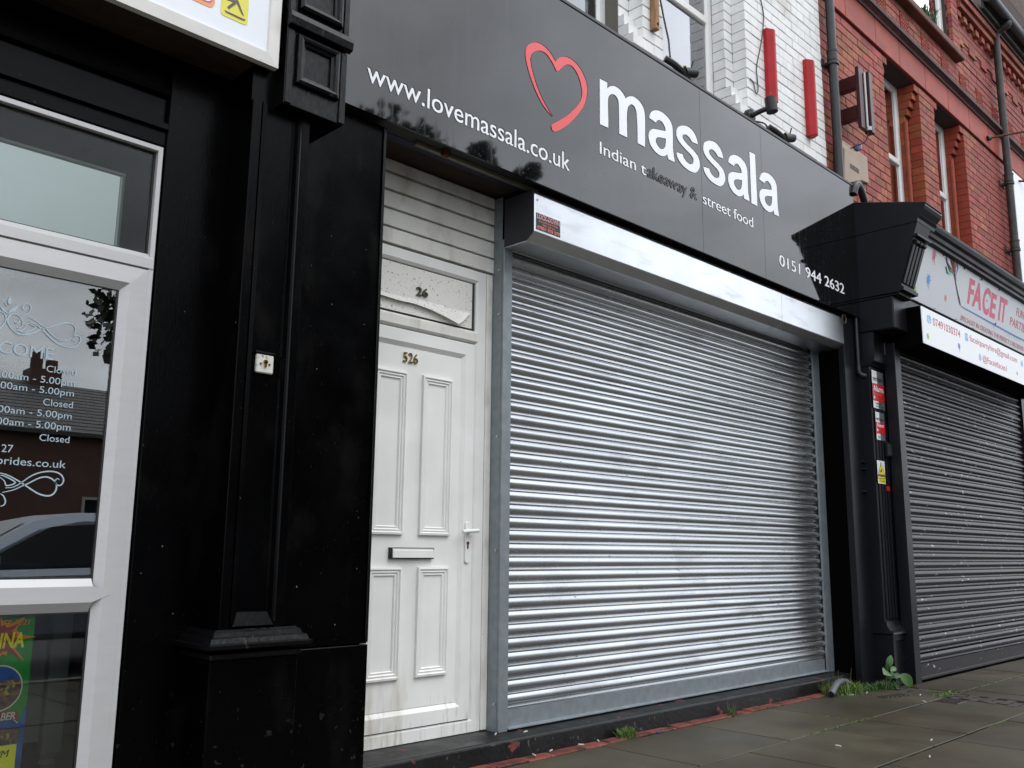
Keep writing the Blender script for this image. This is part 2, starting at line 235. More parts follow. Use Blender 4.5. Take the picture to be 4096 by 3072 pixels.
# ------------------------------------------------------------------ mesh helpers
class MB:
    def __init__(s): s.v = []; s.f = []
    def add(s, vs, fs):
        n = len(s.v); s.v += [tuple(v) for v in vs]; s.f += [tuple(i + n for i in f) for f in fs]; return s
    def box(s, x0, x1, y0, y1, z0, z1):
        return s.add([(x0, y0, z0), (x1, y0, z0), (x1, y1, z0), (x0, y1, z0), (x0, y0, z1), (x1, y0, z1), (x1, y1, z1), (x0, y1, z1)],
                     [(0, 3, 2, 1), (4, 5, 6, 7), (0, 1, 5, 4), (1, 2, 6, 5), (2, 3, 7, 6), (3, 0, 4, 7)])
    def prism(s, prof, a, b, axis='x'):
        n = len(prof)
        def P(u, v, t): return {'x': (t, u, v), 'y': (u, t, v), 'z': (u, v, t)}[axis]
        vs = [P(u, v, a) for u, v in prof] + [P(u, v, b) for u, v in prof]
        fs = [tuple(range(n)), tuple(range(2 * n - 1, n - 1, -1))] + [(i, i + n, (i + 1) % n + n, (i + 1) % n) for i in range(n)]
        return s.add(vs, fs)
    def sheet(s, prof, a, b):               # open strip along x; prof = (y, z)
        n = len(prof)
        return s.add([(a, y, z) for y, z in prof] + [(b, y, z) for y, z in prof], [(i, i + 1, i + 1 + n, i + n) for i in range(n - 1)])
    def frame(s, x0, x1, z0, z1, prof, close=True):   # mitred picture frame; prof = (distance in from the outside, y)
        k = len(prof); vs = []
        for d, y in prof: vs += [(x0 + d, y, z0 + d), (x1 - d, y, z0 + d), (x1 - d, y, z1 - d), (x0 + d, y, z1 - d)]
        fs = []
        for i in range(k if close else k - 1):
            a, b = i * 4, ((i + 1) % k) * 4
            for c in range(4): fs.append((a + c, a + (c + 1) % 4, b + (c + 1) % 4, b + c))
        return s.add(vs, fs)
    def tube(s, pts, r, n=8, r2=None):
        pts = [Vector(p) for p in pts]; k = len(pts); vs = []; fs = []
        up = None
        for i, p in enumerate(pts):
            t = (pts[min(i + 1, k - 1)] - pts[max(i - 1, 0)]).normalized()
            if up is None: up = t.orthogonal().normalized()
            up = (up - t * up.dot(t)).normalized(); b = t.cross(up)
            rr = r if r2 is None else r + (r2 - r) * i / (k - 1)
            for j in range(n):
                a = 2 * math.pi * j / n; vs.append(p + (up * math.cos(a) + b * math.sin(a)) * rr)
        for i in range(k - 1):
            for j in range(n): fs.append((i * n + j, i * n + (j + 1) % n, (i + 1) * n + (j + 1) % n, (i + 1) * n + j))
        fs += [tuple(range(n - 1, -1, -1)), tuple(range((k - 1) * n, k * n))]
        return s.add(vs, fs)
    def poly(s, pts, thick):                # flat outline standing in an xz plane, thickened towards the street
        n = len(pts); f = [Vector(p) for p in pts]; b = [p + Vector((0, thick, 0)) for p in f]
        return s.add(f + b, [tuple(range(n)), tuple(range(2 * n - 1, n - 1, -1))] + [(i, i + n, (i + 1) % n + n, (i + 1) % n) for i in range(n)])
    def build(s, name, mat, parent=None, smooth=None, bevel=0.0, recalc=True):
        me = bpy.data.meshes.new(name); me.from_pydata(s.v, [], s.f); me.update()
        if recalc or bevel:
            bm = bmesh.new(); bm.from_mesh(me)
            if recalc: bmesh.ops.recalc_face_normals(bm, faces=bm.faces)
            if bevel:
                es = [e for e in bm.edges if len(e.link_faces) == 2 and e.calc_face_angle(0) > 0.5]
                bmesh.ops.bevel(bm, geom=es, offset=bevel, segments=1, affect='EDGES', clamp_overlap=True)
            bm.to_mesh(me); bm.free()
        if smooth is not None:
            me.polygons.foreach_set('use_smooth', [True] * len(me.polygons)); me.set_sharp_from_angle(angle=math.radians(smooth))
        me.materials.append(MATS[mat] if isinstance(mat, str) else mat)
        o = bpy.data.objects.new(name, me); COL.objects.link(o)
        par(o, parent); return o
def par(o, parent):
    if parent is not None:
        o.parent = parent
        if parent.get('_base'): o.matrix_parent_inverse = Matrix.Translation(-parent.location)
def thing(name, label, cat, loc, group=None):
    o = bpy.data.objects.new(name, None); COL.objects.link(o); o.location = loc; o.empty_display_size = 0.1
    o['label'] = label; o['category'] = cat; o['_base'] = 1
    if group: o['group'] = group
    return o
def tag(o, label, cat, group=None):
    o['label'] = label; o['category'] = cat
    if group: o['group'] = group
    return o
def recentre(o):                            # put the origin of a single mesh thing at its base
    me = o.data; xs = [v.co for v in me.vertices]
    c = Vector(((min(p.x for p in xs) + max(p.x for p in xs)) / 2, (min(p.y for p in xs) + max(p.y for p in xs)) / 2, min(p.z for p in xs)))
    me.transform(Matrix.Translation(-c)); o.location = c; return o
def B(name, mat, parent, x0, x1, y0, y1, z0, z1, bevel=0.0): return MB().box(x0, x1, y0, y1, z0, z1).build(name, mat, parent, bevel=bevel)
def struct(o): o['kind'] = 'structure'; return o
def stuff(o): o['kind'] = 'stuff'; return o
def catmull(pts, per=8, closed=False):
    P = [Vector(p) for p in pts]; n = len(P); out = []
    rng = range(n) if closed else range(n - 1)
    for i in rng:
        g = (lambda k: P[k % n]) if closed else (lambda k: P[max(0, min(n - 1, k))])
        p0, p1, p2, p3 = g(i - 1), g(i), g(i + 1), g(i + 2)
        for j in range(per):
            t = j / per; out.append(0.5 * ((2 * p1) + (p2 - p0) * t + (2 * p0 - 5 * p1 + 4 * p2 - p3) * t * t + (3 * p1 - p0 - 3 * p2 + p3) * t ** 3))
    if not closed: out.append(P[-1])
    return out

# lettering -----------------------------------------------------------------
def raw_text(body, offset=0.0, shear=0.0, res=4):
    cu = bpy.data.curves.new('t', 'FONT'); cu.body = body; cu.offset = offset; cu.shear = shear; cu.resolution_u = res; cu.fill_mode = 'FRONT'
    o = bpy.data.objects.new('t', cu); COL.objects.link(o); bpy.context.view_layer.update()
    me = bpy.data.meshes.new_from_object(o.evaluated_get(bpy.context.evaluated_depsgraph_get()))
    vs = [v.co.copy() for v in me.vertices]; fs = [tuple(p.vertices) for p in me.polygons]
    bpy.data.objects.remove(o); bpy.data.curves.remove(cu); bpy.data.meshes.remove(me); return vs, fs
def text(name, body, origin, mat, parent, width=None, h=None, ref='H', right=False, centre=False, thick=0.002, offset=0.0, shear=0.0, up=(0, 0, 1), xdir=(1, 0, 0), split=False, ret=None):
    vs, fs = raw_text(body, offset, shear)
    x0 = min(v.x for v in vs); x1 = max(v.x for v in vs)
    if h:
        rv, _ = raw_text(ref, offset); sy = h / (max(v.y for v in rv) - max(0, min(v.y for v in rv)) if ref != 'm' else max(v.y for v in rv))
    sx = width / (x1 - x0) if width else sy
    if not h: sy = sx
    U = Vector(up).normalized(); X = Vector(xdir).normalized(); Nn = X.cross(U)         # Nn points to the street
    O = Vector(origin); w = (x1 - x0) * sx
    if right: O = O - X * w
    if centre: O = O - X * w / 2
    def place(v, lift): return O + X * ((v.x - x0) * sx) + U * (v.y * sy) + Nn * lift
    groups = [list(range(len(fs)))]
    if split:
        pa = list(range(len(vs)))
        def fd(a):
            while pa[a] != a: pa[a] = pa[pa[a]]; a = pa[a]
            return a
        for f in fs:
            for i in f[1:]: pa[fd(i)] = fd(f[0])
        d = {}
        for k, f in enumerate(fs): d.setdefault(fd(f[0]), []).append(k)
        gs = []
        for g in d.values():
            xs = [vs[i].x for k in g for i in fs[k]]; gs.append([min(xs), max(xs), g])
        gs.sort(key=lambda q: q[0]); groups = []; last = None
        for a, b, g in gs:
            if last and a < last[1] - 0.02 and (b <= last[1] + 0.02 or a >= last[0]) and min(b, last[1]) - a > 0.6 * (b - a): last[2].extend(g); last[1] = max(last[1], b)
            else: last = [a, b, list(g)]; groups.append(last)
        groups = [g[2] for g in groups]
    made = []
    for g in groups:
        idx = {}; vv = []; ff = []
        for k in g:
            t = []
            for i in fs[k]:
                if i not in idx: idx[i] = len(vv); vv.append(vs[i])
                t.append(idx[i])
            ff.append(tuple(t))
        def mk(nm, mt, lift, sh, pr):
            n = len(vv); fr = [place(v, lift) + sh for v in vv]; bk = [place(v, lift - thick) + sh for v in vv]
            ed = {}
            for f in ff:
                for a, b in zip(f, f[1:] + f[:1]): ed[(a, b)] = 1
            side = [(a, b, b + n, a + n) for (a, b) in ed if (b, a) not in ed]
            mb = MB().add(fr + bk, ff + side); return mb.build(nm, mt, pr, recalc=False)
        if ret:
            o = mk(name, mat, 0.0035, Vector((0, 0, 0)), parent); made.append(o)
            mk('letter_return', ret, 0.0018, X * 0.006 + U * 0.006, o)
        else: made.append(mk(name, mat, thick, Vector((0, 0, 0)), parent))
    return made
def joined(os):                             # fine print too small to pick apart
    for o in os: o['kind'] = 'stuff'
    return os
def ribbon(name, pts, width, mat, parent, thick=0.0012, taper=True):
    P = [Vector(p) for p in pts]; n = len(P); a = []; b = []
    for i, p in enumerate(P):
        t = P[min(i + 1, n - 1)] - P[max(i - 1, 0)]; t = Vector((t.x, 0, t.z)); nn = Vector((-t.z, 0, t.x)).normalized() if t.length > 1e-9 else Vector((0, 0, 1))
        s = i / (n - 1); wd = width * (0.35 + 0.65 * math.sin(math.pi * s) ** 0.6) if taper else width
        a.append(p + nn * wd / 2); b.append(p - nn * wd / 2)
    mb = MB(); mb.add(a + b, [(i, i + 1, n + i + 1, n + i) for i in range(n - 1)]); return mb.build(name, mat, parent, recalc=False)

# brickwork -----------------------------------------------------------------
BR = {}
def brick_mesh(l, h, d, mat):
    k = (round(l, 3), round(h, 3), round(d, 3), mat)
    if k in BR: return BR[k]
    c = 0.003; x, z = l / 2, h / 2
    vs = [(-x, d, -z), (x, d, -z), (x, d, z), (-x, d, z), (-x, c, -z), (x, c, -z), (x, c, z), (-x, c, z), (-x + c, 0, -z + c), (x - c, 0, -z + c), (x - c, 0, z - c), (-x + c, 0, z - c)]
    fs = [(8, 9, 10, 11)] + [(4 + i, 4 + (i + 1) % 4, 8 + (i + 1) % 4, 8 + i) for i in range(4)] + [(i, (i + 1) % 4, 4 + (i + 1) % 4, 4 + i) for i in range(4)]
    me = bpy.data.meshes.new('brick'); me.from_pydata(vs, [], fs); me.update(); me.materials.append(MATS[mat]); BR[k] = (me, vs, fs); return BR[k]
def lay_bricks(parent, rects, mat, cap=300, name='brick', rest='brickwork'):
    """rects: (xa, xb, za, zb, y, depth)"""
    sc = []
    for r in rects:
        a = proj((r[0], r[4], r[2])); b = proj((r[1], r[4], r[3])); s = 0
        if a and b:
            cx, cy = (a[0] + b[0]) / 2, (a[1] + b[1]) / 2
            if -40 < cx < 4136 and -60 < cy < 3130: s = abs(b[0] - a[0]) * (r[3] - r[2]) / a[2] + 1e-6
        sc.append((s, r))
    sc.sort(key=lambda q: -q[0]); k = 0; mb = MB()
    for s, (xa, xb, za, zb, y, d) in sc:
        mt = mat
        me, vs, fs = brick_mesh(xb - xa, zb - za, d, mt)
        loc = Vector(((xa + xb) / 2, y + random.uniform(-0.002, 0.002), (za + zb) / 2))
        if s > 0 and k < cap:
            o = bpy.data.objects.new(name, me); COL.objects.link(o); o.location = loc; par(o, parent); k += 1
        else: mb.add([Vector(v) + loc for v in vs], fs)
    if mb.v: stuff(mb.build(rest, mat, parent, recalc=False))
def brick_field(x0, x1, z0, z1, y, openings=(), course=0.0845, L=0.232, joint=0.006, depth=0.05, phase=0):
    res = []; nz = int((z1 - z0) / course + 0.5)
    for k in range(nz):
        za, zb = z0 + k * course + joint, z0 + (k + 1) * course
        free = [(x0, x1)]
        for (a, b, c, d) in openings:
            if zb > c + 0.01 and za < d - 0.01:
                nf = []
                for (p, q) in free:
                    if b <= p or a >= q: nf.append((p, q)); continue
                    if a > p: nf.append((p, a))
                    if b < q: nf.append((b, q))
                free = nf
        st = x0 + ((k + phase) % 2) * L / 2 - L + random.uniform(-.006, .006)
        x = st
        while x < x1:
            for (p, q) in free:
                a, b = max(x, p), min(x + L - joint, q)
                if b - a > 0.025: res.append((a, b, za, zb, y, depth))
            x += L
    return res
def wall_core(name, mat, parent, x0, x1, z0, z1, y0, y1, openings):
    mb = MB(); xs = sorted({x0, x1, *[v for o in openings for v in o[:2] if x0 < v < x1]})
    for a, b in zip(xs, xs[1:]):
        cuts = sorted([(o[2], o[3]) for o in openings if o[0] < (a + b) / 2 < o[1]]); z = z0
        for c, d in cuts:
            if c > z: mb.box(a, b, y0, y1, z, c)
            z = max(z, d)
        if z < z1: mb.box(a, b, y0, y1, z, z1)
    return mb.build(name, mat, parent)

# ================================================================== GROUND
pave = struct(B('pavement', 'joint_dirt', None, -6, 22, -1.0, 3.75, -0.16, -0.0045))
def slab(x0, x1, y0, y1):
    j = 0.007; z = random.uniform(-0.002, 0.002); o = MB().box(x0 + j, x1 - j, y0 + j, y1 - j, -0.011, z).build('paving_slab', 'slab', pave, bevel=0.0025)
    c = Vector(((x0 + x1) / 2, (y0 + y1) / 2, 0)); o.data.transform(Matrix.Translation(-c)); o.location = c
    o.rotation_euler = (random.uniform(-.002, .002), random.uniform(-.002, .002), 0); return o
rows = [(2.71, 3.345, [2.25, 3.15, 4.05, 4.95, 5.85, 6.83, 7.36]), (2.09, 2.71, [2.7, 3.6, 4.5, 5.42, 5.92, 6.42, 7.26]), (1.47, 2.09, [2.98, 3.88, 4.78, 5.68, 6.58, 7.15])]
for y0, y1, js in rows:
    for a, b in zip(js, js[1:]): slab(a, b, y0, y1)
    x = js[0]
    while x > -3: slab(x - 0.9, x, y0, y1); x -= 0.9
for y0, y1, js in [(2.72, 3.14, [7.62, 8.4, 9.3, 10.2, 11.1, 12.0, 13.0, 14.0]), (2.09, 2.72, [7.55, 7.83, 8.73, 9.63, 10.53, 11.43, 12.4]), (1.47, 2.09, [7.45, 8.2, 9.1, 10, 10.9, 11.8])]:
    for a, b in zip(js, js[1:]): slab(a, b, y0, y1)
for k in range(4):
    y1 = 1.47 - 0.62 * k; x = -3 + 0.45 * (k % 2)
    while x < 12: slab(x, x + 0.9, max(y1 - 0.62, -0.85), y1); x += 0.9
# channel of small setts running from the pilaster foot to the street
mb = MB()
for i in range(26):
    y = 3.16 - i * 0.068; xo = 7.42 - 0.20 * (3.16 - y) / 1.0 * 0.9
    for j in range(2):
        a = xo + j * 0.115 - (0.06 if i % 2 else 0); mb.box(a, a + 0.108, y - 0.06, y, -0.011, random.uniform(-0.003, 0.002))
stuff(mb.build('channel_setts', 'sett', pave))
kerb = MB()
for k in range(24):
    tag_o = B('kerb_stone', 'kerb', pave, -6 + k * 0.92, -6 + k * 0.92 + 0.905, -1.13, -1.003, -0.16, -0.004, bevel=0.012)
road = struct(B('road', 'asphalt', None, -40, 70, -11, -1.13, -0.4, -0.12))
far_pave = struct(B('far_pavement', 'slab', None, -40, 70, -13.5, -11.0, -0.4, -0.0))
gnd = struct(B('ground', 'asphalt', None, -300, 300, -300, 300, -0.9, -0.41))

# ================================================================== TAKEAWAY BUILDING (white brick above, door and step below)
YD = 3.678; YW = 3.45
tk = thing('takeaway_building', 'takeaway building with white painted brick upper wall and white panelled street door', 'building', (5, 3.7, 0))
OPW = [(3.54, 4.692, 4.0, 6.6), (4.914, 6.064, 4.0, 6.6)]
wall_core('mortar_bed', 'mortar_white', tk, 2.1, 7.40, 4.1, 6.75, YW + 0.007, YW + 0.128, OPW)
wall_core('wall_backing', 'mortar_white', tk, 2.1, 7.40, 4.1, 6.75, YW + 0.129, YW + 0.30, [(3.66, 4.569, 4.0, 6.6), (5.03, 5.95, 4.0, 6.6)])
rects = brick_field(2.1, 7.398, 4.10, 6.75, YW, OPW, joint=0.005, depth=0.04)
for xa in (4.692, 6.064):                    # reveal bricks of the right hand jambs, two orders, stepping forward at the foot
    for k in range(32):
        z0 = 4.10 + k * 0.0845
        rects.append((xa - 0.006, xa + 0.10, z0 + 0.006, z0 + 0.0845, YW - 0.0005, 0.122))
        xb = xa - 0.118
        zt = z0 + 0.0845
        yb = YW if zt < 4.54 else (3.489 if zt < 4.62 else (3.527 if zt < 4.70 else 3.572))
        rects.append((xb, xb + 0.114, z0 + 0.006, z0 + 0.0845, yb, YW + 0.235 - yb))
for xa in (3.54, 4.914):
    for k in range(32):
        z0 = 4.10 + k * 0.0845
        rects.append((xa - 0.10, xa + 0.006, z0 + 0.006, z0 + 0.0845, YW - 0.0005, 0.122))
        rects.append((xa + 0.006, xa + 0.118, z0 + 0.006, z0 + 0.0845, YW + 0.122, 0.11))
lay_bricks(tk, rects, 'brick_white', 300)
def sash_window(parent, x0, x1, z0, z1, y, bar, lab, gl='glass_upper', fw=0.075, back='room_grey'):
    f = MB().frame(x0, x1, z0, z1, [(0, y), (fw * .75, y), (fw, y + 0.015), (fw, y + 0.05), (0, y + 0.05)]).build('window', 'upvc_white', parent)
    f['label'] = lab
    if bar: B('transom', 'upvc_white', f, x0 + fw, x1 - fw, y - 0.004, y + 0.045, bar, bar + 0.07, bevel=0.008)
    for a, b in ((z0 + fw, bar or z1 - fw), (bar + 0.07 if bar else 9, z1 - fw)):
        if b > a: B('pane', gl, f, x0 + fw, x1 - fw, y + 0.022, y + 0.028, a, b)
    B('reveal_board', back, f, x0, x1, y + 0.35, y + 0.36, z0, z1)
    return f
sash_window(tk, 3.66, 4.569, 4.12, 6.5, 3.69, 5.26, 'white framed window nearest the heart sign')
sash_window(tk, 5.03, 5.95, 4.12, 6.5, 3.69, 5.26, 'white framed window above the word massala')
# top of the shopfront: cladding planks over the door, soffit boards
for k, (a, b) in enumerate([(2.612, 2.699), (2.704, 2.799), (2.805, 2.898), (2.905, 2.997), (3.004, 3.075)]):
    MB().prism([(YD - 0.012, a), (YD - 0.012, b - 0.012), (YD - 0.006, b - 0.004), (YD + 0.02, b), (YD + 0.02, a)], 2.40, 3.50).build('cladding_plank', 'upvc_dirty', tk, bevel=0.0015)
B('wall_backing', 'black_matt', tk, 2.3, 7.5, YD + 0.06, YD + 0.3, 0.0, 4.1)
B('soffit_board', 'rusty_board', tk, 2.35, 7.36, 3.50, YD + 0.05, 3.078, 3.098)
B('soffit_board', 'blue_board', tk, 2.35, 7.36, 3.435, 3.498, 3.072, 3.092)
B('soffit_batten', 'angle_metal', tk, 2.70, 3.60, 3.405, 3.432, 3.056, 3.090, bevel=0.003)
B('soffit_board', 'black_matt', tk, 2.35, 7.36, 3.32, 3.403, 3.085, 3.105)
B('bracket', 'rust', tk, 2.86, 2.90, 3.375, 3.403, 3.045, 3.08)
# side wall of the recess on the right, thin board beyond it
B('recess_wall', 'black_matt', tk, 7.318, 7.345, 3.36, YD + 0.06, 0, 3.05)
# step
st = MB().prism([(3.445, 0.085), (3.455, 0.096), (3.80, 0.106), (3.80, -0.02), (3.435, -0.02)], 2.40, 7.318).build('step', 'step_black', tk, bevel=0.004)
x = 2.42
while x < 7.0:
    l = random.uniform(0.2, 0.23)
    o = MB().box(x, x + l - 0.006, 3.352 + random.uniform(-.006, .004), 3.433, -0.011, 0.004 + random.uniform(-.003, .003)).build('edging_brick', 'edge_brick', tk, bevel=0.004); x += l
# front door ----------------------------------------------------------------
XL, XR = 2.470, 3.452
dr = MB().frame(XL, XR, 0.106, 2.60, [(0, YD - 0.002), (0.055, YD - 0.002), (0.070, YD + 0.010), (0.072, YD + 0.05), (0, YD + 0.05)]).build('front_door', 'upvc_white', tk)
dr['label'] = 'dirty white panelled door numbered 526'
B('frame_trim', 'upvc_dirty', dr, XR + 0.003, XR + 0.048, YD - 0.008, YD + 0.04, 0.106, 2.60, bevel=0.004)
MB().prism([(YD - 0.004, 2.19), (YD - 0.004, 2.235), (YD + 0.012, 2.25), (YD + 0.04, 2.25), (YD + 0.04, 2.175), (YD + 0.012, 2.175)], XL + 0.068, XR - 0.060).build('transom', 'upvc_dirty', dr)
B('fanlight_board', 'upvc_board', dr, XL + 0.085, XR - 0.095, YD + 0.012, YD + 0.03, 2.262, 2.522)
MB().frame(XL + 0.068, XR - 0.068, 2.245, 2.535, [(0.0, YD + 0.02), (0.02, YD + 0.02), (0.02, YD + 0.035), (0, YD + 0.035)]).build('gasket', 'gasket', dr)
sx0, sx1 = XL + 0.080, XR - 0.080
MB().frame(sx0, sx1, 0.176, 2.168, [(0, YD - 0.006), (0.066, YD - 0.006), (0.088, YD + 0.010), (0.088, YD + 0.04), (0, YD + 0.04)]).build('sash_frame', 'upvc_white', dr)
MB().frame(sx0 - 0.006, sx1 + 0.006, 0.170, 2.174, [(0, YD + 0.004), (0.0058, YD + 0.004), (0.0058, YD + 0.03), (0, YD + 0.03)]).build('gasket', 'gasket', dr)
B('leaf_panel', 'upvc_white', dr, sx0 + 0.09, sx1 - 0.09, YD + 0.008, YD + 0.03, 0.266, 2.078)
mould = lambda y: [(0, y), (0, y - 0.016), (0.010, y - 0.018), (0.016, y - 0.009), (0.024, y - 0.013), (0.030, y - 0.005), (0.038, y - 0.008), (0.044, y - 0.001)]
for (a, b, c, d) in ((2.695, 2.902, 1.112, 1.945), (3.008, 3.214, 1.112, 1.945), (2.695, 2.902, 0.412, 0.950), (3.008, 3.214, 0.412, 0.950)):
    MB().frame(a, b, c, d, mould(YD + 0.008), close=False).build('panel_moulding', 'upvc_white', dr)
lbx = MB().frame(2.822, 3.104, 0.992, 1.048, [(0, YD + 0.007), (0, YD - 0.010), (0.012, YD - 0.010), (0.012, YD + 0.007)]).build('letter_box', 'rubber_black', dr)
MB().prism([(YD - 0.018, 0.998), (YD - 0.018, 1.034), (YD - 0.011, 1.036), (YD - 0.014, 1.044), (YD - 0.004, 1.044), (YD - 0.004, 0.998)], 2.834, 3.098).build('letter_flap', 'upvc_white', dr)
hp = [(3.333 + 0.017 * math.cos(a), 1.172 + 0.017 * math.sin(a)) for a in [i * math.pi / 8 for i in range(9)]] + [(3.333 + 0.017 * math.cos(a), 0.985 + 0.017 * math.sin(a)) for a in [math.pi + i * math.pi / 8 for i in range(9)]]
MB().prism(hp, YD - 0.006, YD - 0.016, 'y').build('handle_plate', 'upvc_white', dr, bevel=0.003)
MB().tube(catmull([(3.333, YD - 0.010, 1.139), (3.333, YD - 0.040, 1.139)], 4), 0.011, 10).build('handle_spindle', 'upvc_white', dr, smooth=40)
MB().tube([(3.268, YD - 0.046, 1.134), (3.28, YD - 0.047, 1.135), (3.33, YD - 0.046, 1.139), (3.372, YD - 0.044, 1.142), (3.386, YD - 0.040, 1.142)], 0.0105, 10).build('handle_lever', 'upvc_white', dr, smooth=40)
MB().prism([(3.333 + 0.009 * math.cos(i * math.pi / 6), 1.075 + 0.009 * math.sin(i * math.pi / 6)) for i in range(12)], YD - 0.0195, YD - 0.012, 'y').box(3.3285, 3.3375, YD - 0.0192, YD - 0.012, 1.046, 1.072).build('keyhole', 'rust', dr)
text('number', '526', (2.874, YD + 0.007, 1.998), 'brass', dr, width=0.096, h=0.052, ref='5', thick=0.008, offset=-0.006, split=True)
text('number', '26', (2.950, YD + 0.011, 2.374), 'brass_dark', dr, width=0.078, h=0.046, ref='2', thick=0.010, offset=0.012, split=True)
# loose torn sheet hanging over the fanlight
zt = 2.352; rip = [(2.58, 2.30), (2.70, 2.322), (2.83, 2.315), (2.93, 2.318), (3.05, 2.306), (3.15, 2.285), (3.235, 2.262), (3.27, 2.285), (3.33, 2.344)]
mb = MB(); n = len(rip)
mb.add([(x, YD + 0.010, 2.35 - 0.004 * math.sin(i)) for i, (x, z) in enumerate(rip)] + [(x, YD - 0.004 - 0.014 * ((2.35 - z) / 0.09), z) for x, z in rip] + [(x, YD + 0.010, z + 0.004) for x, z in rip], [(i, i + 1, n + i + 1, n + i) for i in range(n - 1)] + [(n + i, n + i + 1, 2 * n + i + 1, 2 * n + i) for i in range(n - 1)])
mb.build('torn_film', 'upvc_board', dr)

# ================================================================== ROLLER SHUTTERS
def slat_profile(y):
    p = []
    for i in range(11):
        t = i / 10; u = t ** 1.08; p.append((y - 0.0150 * math.sin(math.pi * (0.06 + 0.94 * u)) ** 0.9, -0.050 * t))
    p += [(y + 0.0008, -0.0505), (y + 0.0002, -0.0615), (y - 0.0005, -0.0625)]
    for i in range(1, 5):
        a = i / 5 * math.pi; p.append((y - 0.0005 - 0.0022 * math.sin(a), -0.0625 - 0.0042 * i / 5))
    p += [(y + 0.001, -0.0672), (y + 0.010, -0.0676), (y + 0.010, -0.0722), (y, -0.0722 - 0.0002)]
    return p
def curtain(parent, x0, x1, y, zb, zt, mat, pitch=0.0722):
    n = int((zt - zb) / pitch); me = None
    for k in range(n):
        z = zb + (k + 1) * pitch
        if me is None:
            o = MB().sheet(slat_profile(0), x0, x1).build('slat', mat, parent, smooth=50); me = o.data
        else:
            o = bpy.data.objects.new('slat', me); COL.objects.link(o); par(o, parent)
        o.location = (random.uniform(-.006, .006), y + random.uniform(-.0018, .0018), z); o.rotation_euler = (random.uniform(-.03, .03), random.uniform(-.0004, .0004), random.uniform(-.0004, .0004))
    return n
sh = thing('roller_shutter', 'closed shiny galvanised steel roller shutter beside the white door', 'roller shutter', (5.4, 3.6, 0.1))
curtain(sh, 3.55, 7.235, 3.612, 0.205, 2.86, 'galvanised')
MB().prism([(3.606, 0.104), (3.575, 0.108), (3.575, 0.112), (3.604, 0.118), (3.604, 0.205), (3.618, 0.205), (3.618, 0.104)], 3.57, 7.197).build('bottom_rail', 'galvanised_dull', sh)
for a, b, lab in ((3.500, 3.568, 'left'), (7.198, 7.314, 'right')):
    r = B('guide_rail', 'galvanised_dull', sh, a, b, 3.581, 3.598, 0.10, 2.80, bevel=0.002)
    B('rail_side', 'galvanised_dull', r, a if lab == 'left' else b - 0.004, a + 0.004 if lab == 'left' else b, 3.5985, YD + 0.02, 0.10, 3.06)
for z in (0.24, 1.04, 1.66, 2.36, 2.62):
    MB().tube([(3.500, 3.615, z), (3.496, 3.615, z)], 0.008, 8).tube([(3.496, 3.615, z), (3.491, 3.615, z)], 0.0045, 6).build('bolt', 'chrome', sh)
yf = 3.343
prof = [(3.58, 3.040), (yf + 0.02, 3.040), (yf, 3.012), (yf, 2.790), (3.402, 2.746), (3.58, 2.746)]
MB().prism(prof, 3.5015, 6.262).build('housing', 'galvanised_box', sh, bevel=0.003)
MB().prism([(y + 0.001, z) for y, z in prof], 6.269, 7.312).build('housing', 'galvanised_box', sh, bevel=0.003)
MB().prism([(3.578, 3.036), (yf + 0.022, 3.036), (yf + 0.004, 3.010), (yf + 0.004, 2.793), (3.404, 2.750), (3.578, 2.750)], 3.4965, 3.501).build('end_plate', 'steel_dark', sh)
MB().tube([(3.525, yf - 0.004, 2.982), (3.525, yf + 0.004, 2.982)], 0.007, 8).build('bolt', 'chrome', sh)
stk = B('sticker', 'sticker_black', sh, 3.514, 3.713, yf - 0.0015, yf - 0.0003, 2.805, 2.903); stk['label'] = 'black and red installer sticker'
text('lettering', 'LOCK-DOWN', (3.522, yf - 0.0015, 2.873), 'sticker_white', stk, width=0.186, h=0.026, thick=0.0008, offset=0.035)
text('lettering', 'LOCK-DOWN', (3.524, yf - 0.0025, 2.875), 'sticker_red', stk, width=0.182, h=0.022, thick=0.0004, offset=0.0)
text('lettering', 'ROLLER SHUTTERS', (3.536, yf - 0.0015, 2.853), 'sticker_salmon', stk, width=0.158, h=0.010, thick=0.0008)
text('lettering', '24hr call out', (3.566, yf - 0.0015, 2.836), 'sticker_salmon', stk, width=0.10, h=0.011, thick=0.0008)
text('lettering', '07851 935 579', (3.522, yf - 0.0015, 2.812), 'sticker_salmon', stk, width=0.184, h=0.018, ref='0', thick=0.0008, offset=0.02)

sr = thing('roller_shutter', 'dark brown painted roller shutter with chipped paint under the party sign', 'roller shutter', (9.5, 3.17, 0.0))
curtain(sr, 7.90, 11.30, 3.160, 0.145, 2.93, 'shutter_brown', 0.0755)
MB().prism([(3.152, 0.02), (3.135, 0.02), (3.135, 0.035), (3.150, 0.04), (3.150, 0.145), (3.17, 0.145), (3.17, 0.02)], 7.925, 11.26).build('bottom_rail', 'shutter_brown', sr)
for a, b in ((7.800, 7.922), (11.262, 11.38)):
    B('guide_rail', 'charcoal', sr, a, b, 3.125, 3.22, 0.0, 2.85, bevel=0.003)
yb2 = 2.886
MB().prism([(3.30, 3.145), (yb2 + 0.006, 3.145), (yb2 + 0.006, 2.814), (3.0, 2.80), (3.30, 2.80)], 7.831, 11.40).build('housing', 'black_matt', sr)
fp = B('printed_front', 'banner_bright', sr, 7.834, 11.40, yb2, yb2 + 0.005, 2.817, 3.143)
def T2(s, x, z, w, h, ref, mat='print_red', off=0.0): return joined(text('lettering', s, (x, yb2, z), mat, fp, width=w, h=h, ref=ref, thick=0.001, offset=off))
